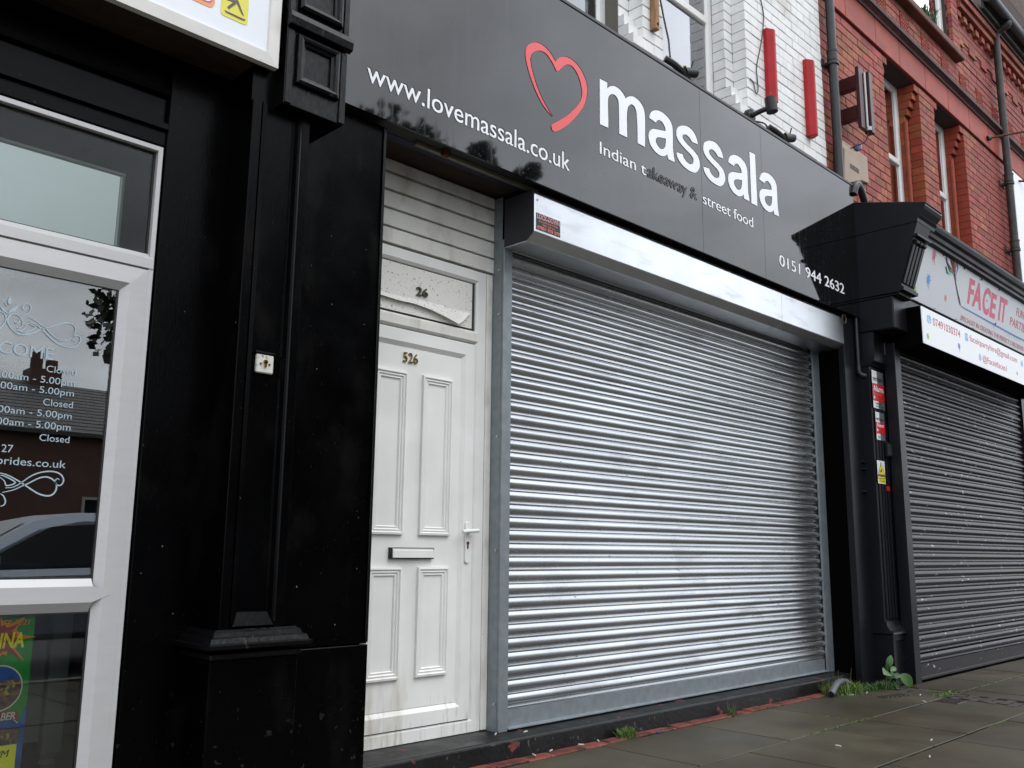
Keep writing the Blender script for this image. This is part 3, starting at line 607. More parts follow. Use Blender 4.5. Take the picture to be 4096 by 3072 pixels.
T2('07491030374', 8.082, 3.016, 0.655, 0.070, '0', off=0.004); T2('faceitpartyhire@gmail.com', 8.985, 3.030, 1.395, 0.060, 'f'); T2('@Faceitfaces1', 9.306, 2.884, 0.706, 0.060, 'F')
def disc(x, y, z, r, n=16, sq=1.0): return [Vector((x + r * math.cos(2 * math.pi * i / n), y, z + r * sq * math.sin(2 * math.pi * i / n))) for i in range(n)]
def rrect(x0, x1, z0, z1, y, r):
    P = []
    for cx, cz, a0 in ((x1 - r, z1 - r, 0), (x0 + r, z1 - r, 90), (x0 + r, z0 + r, 180), (x1 - r, z0 + r, 270)):
        P += [Vector((cx + r * math.cos(math.radians(a0 + 18 * i)), y, cz + r * math.sin(math.radians(a0 + 18 * i)))) for i in range(6)]
    return P
MB().poly(rrect(7.954, 8.042, 3.018, 3.089, yb2 - 0.0012, 0.02), 0.001).build('phone_icon', 'print_sky', fp)
ribbon('phone_handset', catmull([(7.975, yb2 - 0.0016, 3.072), (7.975, yb2 - 0.0016, 3.05), (7.99, yb2 - 0.0016, 3.035), (8.02, yb2 - 0.0016, 3.032)], 5), 0.013, 'icon_white', fp, taper=False)
MB().poly(rrect(8.866, 8.939, 3.015, 3.090, yb2 - 0.0012, 0.008), 0.001).build('mail_icon', 'print_sky', fp)
ribbon('mail_fold', [(8.875, yb2 - 0.0016, 3.078), (8.9025, yb2 - 0.0016, 3.045), (8.93, yb2 - 0.0016, 3.078)], 0.007, 'icon_white', fp, taper=False)
MB().poly(disc(9.236, yb2 - 0.0012, 2.911, 0.034), 0.001).build('round_icon', 'print_sky', fp)
text('lettering', 'f', (9.226, yb2 - 0.0012, 2.890), 'icon_white', fp, h=0.042, ref='f', thick=0.0006)
MB().poly(disc(10.535, yb2 - 0.0012, 3.046, 0.034), 0.001).build('round_icon', 'print_sky', fp)
def splat(x, y, z, r, mat, parent, up=Vector((0, 0, 1)), seed=0, drips=2, xs=1.0):
    rg = random.Random(seed); n = 40; P = []
    for i in range(n):
        a = 2 * math.pi * i / n; rr = r * (0.78 + 0.22 * rg.random())
        if i % 5 == 0: rr = r * rg.uniform(1.2, 1.75)
        P.append(Vector((x, y, z)) + Vector((1, 0, 0)) * rr * math.cos(a) * xs + up * rr * math.sin(a) * 1.05)
    nn = Vector((1, 0, 0)).cross(up)
    mb = MB(); mb.add([p + nn * 0.0012 for p in P], [tuple(range(n))])
    for k in range(drips):
        dx = rg.uniform(-.6, .6) * r; l = rg.uniform(1.5, 2.4) * r
        q = Vector((x + dx * xs, y, z)) + nn * 0.0012
        mb.add([q + Vector((r * .05, 0, 0)), q - Vector((r * .05, 0, 0)), q - up * l - Vector((r * .09, 0, 0)), q - up * l + Vector((r * .09, 0, 0))], [(0, 1, 2, 3)])
    return mb.build('paint_splat', mat, parent, recalc=False)
splat(7.938, yb2 - 0.0003, 2.892, 0.026, 'print_green', fp, seed=1, drips=0); splat(8.685, yb2 - 0.0003, 2.930, 0.026, 'print_blue', fp, seed=2); splat(10.346, yb2 - 0.0003, 2.913, 0.018, 'print_orange', fp, seed=3, drips=0)

# ================================================================== SIGNS
YS = 3.30; ZS0, ZS1 = 3.055, 4.265
sg = thing('fascia_sign', 'glossy black takeaway sign with red heart outline and white massala lettering', 'sign', (4.8, 3.35, 3.05))
for a, b in ((2.03, 5.1285), (5.1315, 5.9585), (5.9615, 7.558)):
    B('sign_panel', 'sign_black', sg, a, b, YS, YS + 0.01, ZS0, ZS1)
B('sign_tray', 'sign_edge', sg, 2.03, 7.558, YS + 0.0102, YW - 0.003, ZS0 + 0.02, ZS1 - 0.01)
MB().prism([(YS - 0.006, 4.262), (YS - 0.006, 4.285), (YW - 0.002, 4.335), (YW - 0.002, 4.31)], 2.05, 7.56).build('lead_flashing', 'steel_dark', sg, bevel=0.003)

def outline(pts, o, sc):                     # points marked 1 stay sharp, the rest is smoothed
    P = [(onY(o[0] + p[0] * sc, o[1] + p[1] * sc, YS), len(p) > 2) for p in pts]
    if not any(c for _, c in P): return catmull([p for p, _ in P], 4, closed=True)
    k = next(i for i, (_, c) in enumerate(P) if c); P = P[k:] + P[:k] + [P[k]]; out = []; run = [P[0][0]]
    for p, c in P[1:]:
        run.append(p)
        if c: out += (catmull(run, 4) if len(run) > 2 else run)[:-1]; run = [p]
    return out
def glyph(loops, dx=0.0):
    def mk(name, mat, lift, sh, parent):
        bm = bmesh.new(); mv = Vector((dx, 0, 0)) + sh
        for lp in loops:
            fv = [bm.verts.new(p + mv + Vector((0, -lift, 0))) for p in lp]; bv = [bm.verts.new(p + mv) for p in lp]
            for i in range(len(fv)): j = (i + 1) % len(fv); bm.faces.new((fv[i], fv[j], bv[j], bv[i]))
        es = [e for e in bm.edges if abs(e.verts[0].co.y - (YS - lift)) < 1e-5 and abs(e.verts[1].co.y - (YS - lift)) < 1e-5]
        bmesh.ops.triangle_fill(bm, edges=es, use_beauty=True); bmesh.ops.recalc_face_normals(bm, faces=bm.faces)
        me = bpy.data.meshes.new(name); bm.to_mesh(me); bm.free(); me.materials.append(MATS[mat]); o = bpy.data.objects.new(name, me); COL.objects.link(o); par(o, parent); return o
    o = mk('letter', 'letter_white', 0.004, Vector((0, 0, 0)), sg); mk('letter_return', 'letter_return', 0.002, Vector((0.008, 0, 0.006)), o)
c1, k1, c2, k2 = (2370, 280), .4202, (2680, 450), .4832
Lm = [outline([(68,518,1),(66,85,1),(136,122,1),(137,180,1),(160,160),(200,155),(245,180),(285,225),(312,275,1),(335,258),(370,252),(410,270),(450,310),(480,365),(494,430),(497,560),(496,735,1),(428,698,1),(424,540),(420,450),(415,400),(395,350),(365,328),(340,345),(328,380),(323,440),(325,540),(327,645,1),(252,608,1),(250,440),(247,330),(240,285),(215,245),(185,230),(160,240),(147,265),(143,310),(145,420),(147,552,1)], c1, k1)]
La = [outline([(537,457,1),(545,425),(565,395),(600,385),(650,400),(700,440),(735,485),(755,540),(760,600),(763,750),(770,820),(780,880,1),(718,850,1),(708,800,1),(695,815),(665,822),(630,810),(585,770),(550,715),(532,650),(533,610),(545,580),(570,563),(600,565),(660,578),(693,582,1),(690,555),(675,520),(650,488),(625,478),(607,487),(600,503,1)], c1, k1), outline([(695,655,1),(694,700),(688,735),(675,750),(655,755),(630,740),(605,700),(598,665),(610,645),(640,643)], c1, k1)]
Ls = [outline([(228,265,1),(218,220),(195,170),(155,125),(110,110),(70,118),(52,150),(52,195),(75,245),(120,300),(165,345),(188,380),(192,405),(185,425),(160,428),(130,405),(108,370),(103,348,1),(50,330,1),(60,375),(90,425),(130,465),(180,495),(215,495),(240,460),(243,420),(225,360),(185,310),(140,265),(108,225),(100,200),(108,184),(130,185),(155,205),(172,232),(180,245,1)], c2, k2)]
Ll = [outline([(655,325,1),(700,348,1),(720,775,1),(672,752,1)], c2, k2)]
xa = onY(2595.7, 472, YS).x; xs_ = onY(2704, 609.5, YS).x
glyph(Lm); glyph(La); glyph(Ls); glyph(Ls, onY(2812, 666, YS).x - xs_); glyph(La, onY(2912, 648, YS).x - xa); glyph(Ll); glyph(La, onY(3036.6, 718, YS).x - xa)
text('letter', 'www.lovemassala.co.uk', (2.305, YS, 3.205), 'letter_white', sg, width=1.442, h=0.070, ref='m', thick=0.003, offset=0.002, split=True, ret='letter_return')
text('letter', 'Indian t', (4.022, YS, 3.409), 'letter_white', sg, width=0.462, h=0.078, ref='I', thick=0.003, offset=0.002, split=True, ret='letter_return')
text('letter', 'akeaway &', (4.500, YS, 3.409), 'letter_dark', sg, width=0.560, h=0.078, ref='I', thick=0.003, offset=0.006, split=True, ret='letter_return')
text('letter', 'street food', (5.135, YS, 3.409), 'letter_white', sg, width=0.664, h=0.078, ref='I', thick=0.003, offset=0.002, split=True, ret='letter_return')
text('letter', '0151 944 2632', (6.170, YS, 3.206), 'letter_white', sg, width=1.096, h=0.088, ref='0', thick=0.003, offset=0.004, split=True, ret='letter_return')
hz = [(1437,735),(1390,680),(1340,590),(1295,470),(1270,370),(1270,310),(1290,280),(1330,268),(1375,285),(1420,330),(1457,390),(1475,370),(1500,358),(1540,365),(1590,405),(1630,465),(1655,540),(1655,600),(1640,660),(1605,715),(1560,765),(1510,805),(1455,832),(1435,820),(1430,795),(1445,780),(1500,750),(1550,715),(1595,670),(1625,610),(1620,540),(1600,475),(1570,425),(1540,408),(1515,412),(1495,430),(1475,450),(1465,450),(1455,430),(1435,390),(1400,340),(1360,320),(1325,325),(1305,345),(1298,380),(1310,450),(1340,550),(1380,640),(1420,710)]
hp = [onY(1300 + x * .633, y * .633, YS - 0.0035) for x, y in hz]
# the stroke is filled as a strip between its outer and inner outline, so that it stays a clean shape
def seg(a, b): return [hp[i % len(hp)] for i in range(a, b + 1)]
o1 = catmull(seg(0, 10), 5); i1 = list(reversed(catmull(seg(37, 48) + [hp[0]], 5)))
o2 = catmull(seg(10, 23), 5); i2 = list(reversed(catmull(seg(24, 37), 5)))
def resample(P, n):
    d = [0]
    for a, b in zip(P, P[1:]): d.append(d[-1] + (b - a).length)
    out = []; j = 0
    for k in range(n):
        t = d[-1] * k / (n - 1)
        while j < len(P) - 2 and d[j + 1] < t: j += 1
        s = (t - d[j]) / max(1e-9, d[j + 1] - d[j]); out.append(P[j].lerp(P[j + 1], min(1, s)))
    return out
def strip_heart(dx, dz, lift):
    mb = MB()
    for o_, i_ in ((o1, i1), (o2, i2)):
        A_, B_ = resample(o_, 48), resample(i_, 48); n = 48; sft = Vector((dx, lift, dz))
        mb.add([p + sft for p in A_] + [p + sft for p in B_] + [p + sft + Vector((0, .003, 0)) for p in A_] + [p + sft + Vector((0, .003, 0)) for p in B_],
               [(i, i + 1, n + i + 1, n + i) for i in range(n - 1)] + [(i, 2 * n + i, 2 * n + i + 1, i + 1) for i in range(n - 1)] + [(n + i, n + i + 1, 3 * n + i + 1, 3 * n + i) for i in range(n - 1)])
    return mb
hrt = strip_heart(0, 0, 0).build('heart', 'heart_red', sg, recalc=False); strip_heart(0.007, 0.006, 0.002).build('letter_return', 'letter_return', hrt, recalc=False)

# party shop sign: leaning panel under a moulded cornice
UPP = Vector((0, -0.1, 0.548)).normalized()
def PN(x, s, lift=0.0): return Vector((x, 3.1, 3.32)) + UPP * s + Vector((1, 0, 0)).cross(UPP) * lift
ps = thing('fascia_sign', 'white party shop sign with pink lettering, paint splashes and a brush', 'sign', (9.8, 3.15, 3.3))
for a, b in ((7.85, 10.392), (10.395, 12.9)):
    mb = MB(); q = [PN(a, 0), PN(b, 0), PN(b, 0.575), PN(a, 0.575)]; bk = [p + Vector((0, 0.02, 0)) for p in q]
    mb.add(q + bk, [(0, 1, 2, 3), (7, 6, 5, 4), (0, 4, 5, 1), (1, 5, 6, 2), (2, 6, 7, 3), (3, 7, 4, 0)]); pn = mb.build('sign_panel', 'banner_white', ps)
B('sign_backing', 'black_matt', ps, 7.86, 12.9, 3.135, YW - 0.003, 3.15, 3.85)
MB().prism([(3.44, 3.86), (2.99, 3.862), (2.96, 3.872), (2.955, 3.90), (2.93, 3.905), (2.92, 3.935), (2.885, 3.945), (2.870, 3.975), (2.865, 3.995), (3.0, 4.03), (3.44, 4.09)], 7.93, 12.9).build('cornice', 'charcoal', ps)
MB().prism([(3.12, 3.322), (3.085, 3.318), (3.07, 3.300), (3.085, 3.285), (3.09, 3.15), (3.12, 3.15)], 7.85, 12.9).build('sill_moulding', 'charcoal', ps)
def T3(nm, s, x, sl, w, h, ref, mat, off=0.0, rt=False): return text(nm, s, PN(x, sl), mat, ps, width=w, h=h, ref=ref, thick=0.0015, offset=off, up=UPP, split=len(s) < 9)
T3('letter', 'FA', 9.535, 0.237, 0.40, 0.25, 'F', 'print_pink', 0.034); T3('letter', 'C', 9.955, 0.225, 0.21, 0.27, 'C', 'print_pink', 0.034); T3('letter', 'E', 10.19, 0.225, 0.165, 0.25, 'E', 'print_pink', 0.034); T3('letter', 'IT', 10.46, 0.237, 0.24, 0.25, 'I', 'print_pink', 0.034)
for dx in (0.105, 0.14):
    MB().poly([p for p in disc(9.955 + dx, 0, 0, 0.010, 10)], 0.0005).build('smile_eye', 'print_pink', ps).matrix_world = Matrix.Translation(PN(0, 0.36, 0.002))
joined(T3('lettering', "SPECIALIST IN CREATING THE PERFECT CHILDREN'S PARTIES", 9.407, 0.033, 2.30, 0.046, 'S', 'print_red'))
T3('lettering', 'FUN', 11.02, 0.380, 0.26, 0.09, 'F', 'print_red', 0.004); T3('lettering', 'PARTIES', 10.846, 0.243, 0.60, 0.09, 'P', 'print_red', 0.004)
def strip3(name, pts, w0, w1, mat):
    P = [PN(x, s, 0.004) for x, s in pts]; n = len(P); a = []; b = []
    for i, p in enumerate(P):
        t = (P[min(i + 1, n - 1)] - P[max(i - 1, 0)]).normalized(); sd = t.cross(Vector((0, -1, 0.18)).normalized()); wd = w0 + (w1 - w0) * i / (n - 1); a.append(p + sd * wd / 2); b.append(p - sd * wd / 2)
    return MB().add(a + b, [(i, i + 1, n + i + 1, n + i) for i in range(n - 1)]).build(name, mat, ps, recalc=False)
for k, (mt, x0, s0) in enumerate((('print_teal', 8.90, 0.46), ('print_green', 8.94, 0.50), ('print_purple', 8.88, 0.545), ('print_orange', 9.00, 0.555), ('print_pink', 9.05, 0.55), ('icon_yellow', 9.09, 0.56), ('print_blue', 9.15, 0.56))):
    strip3('brush_bristle', [(x0, s0), (x0 + 0.05, s0 - 0.05), (9.11 + 0.008 * k, 0.44), (9.165 + 0.003 * k, 0.375)], 0.035, 0.008, mt)
strip3('brush_ferrule', [(9.17, 0.378), (9.30, 0.245)], 0.022, 0.030, 'print_cream'); strip3('brush_handle', [(9.30, 0.246), (9.335, 0.205), (9.372, 0.168)], 0.034, 0.016, 'print_brown')
strip3('paint_line', [(9.395, 0.166), (9.8, 0.164), (10.36, 0.160), (11.0, 0.158), (11.9, 0.165)], 0.008, 0.016, 'print_blue')
for dx, l in ((10.36, .05), (10.75, .03), (10.86, .05), (11.02, .035), (11.1, .05), (11.2, .03)): strip3('paint_drip', [(dx, 0.160), (dx, 0.160 - l)], 0.012, 0.005, 'print_blue')
def sp3(x, s, r, mat, seed, d=2):
    q = PN(x, s); splat(q.x, q.y, q.z, r, mat, ps, up=UPP, seed=seed, drips=d)
sp3(8.587, 0.50, 0.042, 'print_pink', 11); sp3(8.523, 0.250, 0.040, 'print_blue', 12); sp3(8.974, 0.164, 0.028, 'print_orange', 13, 0); sp3(8.25, 0.090, 0.036, 'print_green', 14, 0)
for x, s in ((8.75, .023), (9.295, .02), (9.776, .015), (10.3, .02), (8.812, .55), (9.357, .541), (9.851, .535), (10.4, .545), (10.39, .17)):
    q = PN(x, s); MB().tube([q, q + Vector((1, 0, 0)).cross(UPP) * 0.010], 0.009, 8).build('screw_cap', 'lightbox_white' if s < .1 else 'steel_dark', ps)

# lightbox over the bridal shop
lb = thing('lightbox_sign', 'white framed lightbox sign at top left with yellow and pink icons', 'sign', (0.4, 3.15, 2.98))
YL = 3.125
MB().frame(-1.6, 1.746, 2.972, 3.95, [(0, YL), (0.050, YL - 0.004), (0.054, YL + 0.004), (0.054, YL + 0.03), (0, YL + 0.03)]).build('sign_frame', 'lightbox_frame', lb)
B('sign_face', 'lightbox_white', lb, -1.546, 1.692, YL + 0.006, YL + 0.012, 3.026, 3.896)
B('sign_body', 'rusty_board', lb, -1.595, 1.742, YL + 0.031, 3.36, 2.979, 3.94)
yi = YL + 0.0045
def zt_(x, y): q = onY(600 + x / 3.687, y / 3.687, yi); return q
MB().poly(rrect(1.484, 1.600, 3.100, 3.225, yi, 0.016), 0.001).build('yellow_icon', 'icon_yellow', lb)
for pts in ([(1100, 150), (1390, 285), (1408, 292), (1395, 305), (1365, 300), (1115, 180)], [(1140, 100), (1230, 28), (1262, 68), (1160, 138)], [(1240, 0), (1295, 0), (1385, 240), (1350, 205), (1285, 60), (1200, 20), (1130, 0), (1180, -20)]):
    MB().poly([zt_(*p) + Vector((0, -0.0015, 0)) for p in pts], 0.001).build('icon_mark', 'icon_brown', lb)
MB().poly(rrect(1.335, 1.458, 3.108, 3.235, yi, 0.026), 0.001).build('pink_icon', 'icon_orange', lb)
MB().poly(rrect(1.345, 1.450, 3.125, 3.233, yi - 0.001, 0.024), 0.001).build('icon_mark', 'icon_pink', lb)
for k, (r0, r1, mt) in enumerate(((0.018, 0.026, 'icon_white'),)):
    ribbon('icon_mark', [p for p in rrect(1.357, 1.440, 3.133, 3.222, yi - 0.0022, 0.02)] + [Vector((1.440, yi - .0022, 3.2))], 0.010, mt, lb, taper=False)

# far sign at the right edge of the picture
fs_ = thing('wall_sign', 'pale pink and white sign board at the right edge beyond the drainpipe', 'sign', (14, 3.36, 4.4))
B('sign_panel', 'banner_bright', fs_, 12.60, 15.6, 3.352, 3.372, 4.05, 6.02, bevel=0.003); B('sign_backing', 'charcoal', fs_, 12.62, 15.6, 3.3725, 3.442, 4.07, 6.0)
B('printed_band', 'print_pink', fs_, 13.2, 15.6, 3.3505, 3.3515, 4.6, 4.95)

# ================================================================== BRIDAL SHOP (left)
bs = thing('bridal_shop', 'black painted bridal shop front with pale framed glazed door at the left', 'building', (0.3, 3.45, 0))
YB = 3.358
B('side_board', 'black_gloss', bs, 1.412, 1.676, YB, YB + 0.06, 0.0, 2.97, bevel=0.003)
wall_core('shop_wall', 'black_matt', bs, -4.5, 2.0, 0.0, 4.3, 3.46, 3.62, [(0.40, 1.408, 0.02, 2.62)])
MB().prism([(3.40, 2.60), (3.372, 2.60), (3.372, 2.655), (3.352, 2.662), (3.352, 2.685), (3.385, 2.70), (3.385, 2.80), (3.36, 2.81), (3.355, 2.83), (3.40, 2.845), (3.40, 2.97), (3.458, 2.97), (3.458, 2.60)], -1.6, 1.411).build('header_board', 'black_gloss', bs)
B('soffit_board', 'black_matt', bs, -1.6, 1.76, 3.362, 3.459, 2.972, 2.99)
yg = 3.37
gd = MB().frame(0.455, 1.405, 0.04, 2.59, [(0, yg), (0.018, yg), (0.018, yg + 0.06), (0, yg + 0.06)]).build('glazed_door', 'alu_frame', bs); gd['label'] = 'pale aluminium framed glazed door with frosted opening hours'
pf = lambda a, b, c, d: MB().frame(a, b, c, d, [(0, yg), (0.066, yg - 0.002), (0.096, yg + 0.022), (0.096, yg + 0.05), (0, yg + 0.05)])
MB().frame(0.474, 1.387, 0.060, 2.083, [(0, yg + 0.001), (0.066, yg - 0.002), (0.095, yg + 0.022), (0.095, yg + 0.05), (0, yg + 0.05)]).build('sash_frame', 'alu_frame', gd)
MB().prism([(yg - 0.0025, 0.845), (yg - 0.0025, 0.900), (yg + 0.022, 0.926), (yg + 0.05, 0.926), (yg + 0.05, 0.812), (yg + 0.022, 0.812)], 0.575, 1.285).add([(1.285, yg - 0.0028, 0.845), (1.352, yg - 0.0028, 0.872), (1.285, yg - 0.0028, 0.900)], [(0, 1, 2)]).build('mid_rail', 'alu_frame', gd)
MB().prism([(yg - 0.004, 2.090), (yg - 0.004, 2.128), (yg + 0.016, 2.150), (yg + 0.05, 2.150), (yg + 0.05, 2.087), (yg + 0.010, 2.087)], 0.474, 1.403).build('transom_bar', 'alu_frame', gd)
for k, (z0, z1) in enumerate(((0.157, 0.811), (0.927, 1.990), (2.151, 2.572))):
    B('pane', ('glass_low', 'glass_shop', 'glass_plain')[k], gd, 0.57 if k < 2 else 0.474, 1.292 if k < 2 else 1.387, 3.398, 3.402, z0, z1)
    MB().frame(0.566 if k < 2 else 0.47, 1.293 if k < 2 else 1.3868, z0 - 0.003, z1 + 0.003, [(0, 3.3925), (0.007, 3.3925), (0.007, 3.408), (0, 3.408)]).build('gasket', 'gasket', gd)
# pale bevelled panel behind the top light
mb = MB().box(0.474, 1.272, 3.43, 3.436, 2.14, 2.445); sp_ = mb.build('transom_panel', 'satin_panel', gd)
MB().prism([(3.428, 2.446), (3.424, 2.452), (3.43, 2.463), (3.44, 2.463), (3.44, 2.446)], 0.474, 1.291).build('panel_bevel', 'panel_bevel', sp_)
MB().prism([(1.273, 3.428), (1.279, 3.424), (1.291, 3.43), (1.291, 3.44), (1.273, 3.44)], 2.14, 2.445, 'z').build('panel_bevel', 'panel_bevel', sp_)
yv = 3.3965
def T4(s, x, z, w, h, ref='C', rt=True): return text('lettering', s, (x, yv, z), 'vinyl_frost', gd, width=w, h=h, ref=ref, right=rt, thick=0.0006)
T4('WELCOME', 1.086, 1.687, 0.312, 0.042, 'W')
for s, z, w in (('Closed', 1.643, 0.100), ('10.00am - 5.00pm', 1.603, 0.283), ('10.00am - 5.00pm', 1.566, 0.283), ('Closed', 1.524, 0.100), ('10.00am - 5.00pm', 1.484, 0.283), ('10.00am - 5.00pm', 1.443, 0.283), ('Closed', 1.399, 0.100)): T4(s, 1.168, z, w, 0.0235, 'C' if s[0] == 'C' else '0')
T4('27', 0.988, 1.350, 0.036, 0.026, '2'); T4('brides.co.uk', 1.164, 1.309, 0.222, 0.026, 'b')
def orn(pts, o0, w, sc=.226): ribbon('ornament', catmull([onY(o0[0] + x * sc, o0[1] + y * sc, yv - 0.0006) for x, y in pts], 6), w, 'vinyl_frost', gd)
a0 = (0, 1150)
orn([(500,520),(640,590),(760,680),(850,760),(960,870),(1060,930),(1160,940),(1260,900),(1310,850),(1340,750),(1320,680),(1250,640),(1150,630),(1000,660),(870,700),(740,740),(600,800),(450,830),(330,820),(230,750),(160,660),(135,580),(160,510),(220,470),(300,480),(370,530),(405,610),(390,680),(340,715),(300,715)], a0, 0.0055)
orn([(510,600),(620,650),(720,720),(850,850),(960,950),(1080,1020),(1200,1055),(1300,1050),(1390,1000),(1430,930),(1415,870),(1360,850),(1310,865),(1290,910),(1310,950),(1350,955)], a0, 0.0050)
orn([(350,490),(430,490),(500,460),(545,390),(540,320),(490,290),(430,300),(400,350),(420,390),(465,385)], a0, 0.0045)
orn([(260,740),(350,770),(430,720),(490,640),(560,660),(630,700),(560,750),(450,790),(350,780)], a0, 0.004)
orn([(-220,640),(-150,740),(0,710),(70,640),(110,560),(80,460),(0,420),(-80,440)], a0, 0.0045); orn([(250,590),(290,630),(340,600),(350,540)], a0, 0.004)
for pts in ([(140, 465), (170, 400), (240, 360), (300, 330), (318, 310), (320, 360), (280, 410), (200, 440)], [(140, 465), (110, 400), (40, 350), (0, 290), (-20, 270), (10, 360), (60, 420)], [(180, 150), (205, 230), (195, 290), (165, 300), (135, 270), (140, 210)], [(135, 340), (100, 310), (80, 240), (115, 280)], [(180, 340), (210, 320), (245, 270), (235, 310)]):
    MB().poly([onY(x * .226, 1150 + y * .226, yv - 0.0006) for x, y in pts], 0.0004).build('ornament', 'vinyl_frost', gd)
b0 = (0, 1850)
orn([(-60,190),(0,185),(150,230),(300,310),(420,385),(560,480),(700,560),(850,590),(950,550),(1000,450),(980,350),(900,280),(800,255),(680,280),(500,370),(400,410),(250,480),(40,530)], b0, 0.0055)
orn([(90,450),(250,430),(400,340),(550,240),(700,180),(880,155),(1020,180),(1100,240),(1125,320),(1090,390),(1040,405),(985,370),(985,310),(1020,285),(1055,310)], b0, 0.005)
orn([(0,260),(80,330),(120,410),(270,360),(180,290),(60,235),(0,225)], b0, 0.0045); orn([(0,550),(60,590),(95,680),(70,750),(0,775)], b0, 0.0045)
# room behind the glass
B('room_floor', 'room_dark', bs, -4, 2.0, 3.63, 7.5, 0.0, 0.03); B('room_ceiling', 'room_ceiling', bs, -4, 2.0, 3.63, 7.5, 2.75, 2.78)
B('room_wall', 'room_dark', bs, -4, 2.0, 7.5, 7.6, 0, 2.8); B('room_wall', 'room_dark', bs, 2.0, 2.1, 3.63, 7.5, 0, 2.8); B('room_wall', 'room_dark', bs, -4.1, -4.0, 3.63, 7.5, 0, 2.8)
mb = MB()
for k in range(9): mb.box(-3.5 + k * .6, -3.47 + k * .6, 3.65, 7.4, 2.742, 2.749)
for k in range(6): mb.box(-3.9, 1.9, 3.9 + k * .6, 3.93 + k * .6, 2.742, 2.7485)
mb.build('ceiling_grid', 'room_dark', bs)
tb = thing('console_table', 'grey painted cabinet with a turned leg seen dimly through the lower glass', 'table', (1.1, 3.7, 0.03))
for lx in (1.29, 0.5):
    for ly in (3.66, 3.98):
        mb = MB(); pr_ = [(0.0, .018), (.06, .022), (.10, .03), (.16, .018), (.22, .02), (.235, .032), (.25, .022), (.27, .032)]; nn = 12; vs_ = []; fs2 = []
        for z, r in pr_:
            for j in range(nn): vs_.append((lx + r * math.cos(2 * math.pi * j / nn), ly + r * math.sin(2 * math.pi * j / nn), 0.03 + z))
        for i in range(len(pr_) - 1):
            for j in range(nn): fs2.append((i * nn + j, i * nn + (j + 1) % nn, (i + 1) * nn + (j + 1) % nn, (i + 1) * nn + j))
        mb.add(vs_, fs2).build('leg', 'room_grey', tb, smooth=40)
        B('corner_post', 'room_grey', tb, lx - 0.034, lx + 0.034, ly - 0.034, ly + 0.034, 0.30, 0.84, bevel=0.004)
B('panel', 'room_grey', tb, 0.535, 1.255, 3.67, 3.69, 0.34, 0.82); B('panel', 'room_grey', tb, 1.28, 1.30, 3.695, 3.945, 0.34, 0.82); B('table_top', 'room_grey', tb, 0.44, 1.35, 3.61, 4.03, 0.841, 0.87, bevel=0.006)
# poster on the lower glass
po = thing('poster', 'green summer event poster with yellow lettering inside the lower glass', 'poster', (0.93, 3.42, 0.3))
yp = 3.408
def P_(x, y): return onY(x * .4052, 2400 + y * .4052, yp)
B('poster_sheet', 'poster_green', po, 0.73, 1.118, yp, yp + 0.002, 0.20, 0.803)
splat(1.005, yp - 0.0005, 0.735, 0.062, 'poster_orange', po, seed=21, drips=0, xs=1.25); splat(1.005, yp - 0.0010, 0.730, 0.050, 'poster_rust', po, seed=22, drips=0, xs=1.3)
text('lettering', 'INA', (1.090, yp - 0.0022, 0.704), 'poster_yellow', po, width=0.078, h=0.048, right=True, thick=0.0006, offset=0.03, shear=0.12)
text('lettering', 'SUMMER 2021', (1.103, yp - 0.001, 0.776), 'poster_orange', po, width=0.155, h=0.017, right=True, thick=0.0006, shear=0.2, offset=0.01)
def medal(x, z, r, k):
    MB().poly(disc(x, yp - 0.0004 - 0.0001 * k, z, r, 32), 0.0003).build('photo_rim', 'poster_white', po); MB().poly(disc(x, yp - 0.0010, z, r * .94, 32), 0.0004).build('photo', 'poster_photo', po)
    MB().poly([Vector((x + r * .94 * math.cos(a), yp - 0.0014, z + r * .94 * math.sin(a))) for a in [math.radians(20 + i * 14) for i in range(11)]], 0.0003).build('photo_sky', 'poster_blue', po)
medal(1.025, 0.574, 0.075, 0); medal(1.060, 0.428, 0.048, 1)
MB().poly(rrect(0.96, 1.092, 0.468, 0.500, yp - 0.0008, 0.006), 0.0004).build('name_band', 'poster_rust', po)
text('lettering', 'BER', (1.086, yp - 0.0014, 0.472), 'poster_white', po, width=0.045, h=0.024, right=True, thick=0.0005, offset=0.02, shear=0.15)
MB().poly([Vector((1.118, yp - 0.0006, 0.20)), Vector((1.118, yp - 0.0006, 0.52)), Vector((1.09, yp - 0.0006, 0.44)), Vector((1.085, yp - 0.0006, 0.20))], 0.0004).build('pastel_edge', 'poster_blue', po)
B('yellow_block', 'poster_yellow', po, 0.75, 1.099, yp - 0.0014, yp - 0.0009, 0.25, 0.392)
text('lettering', 'AM - 5PM', (1.078, yp - 0.0016, 0.355), 'sticker_black', po, width=0.14, h=0.022, right=True, thick=0.0005, shear=0.2)

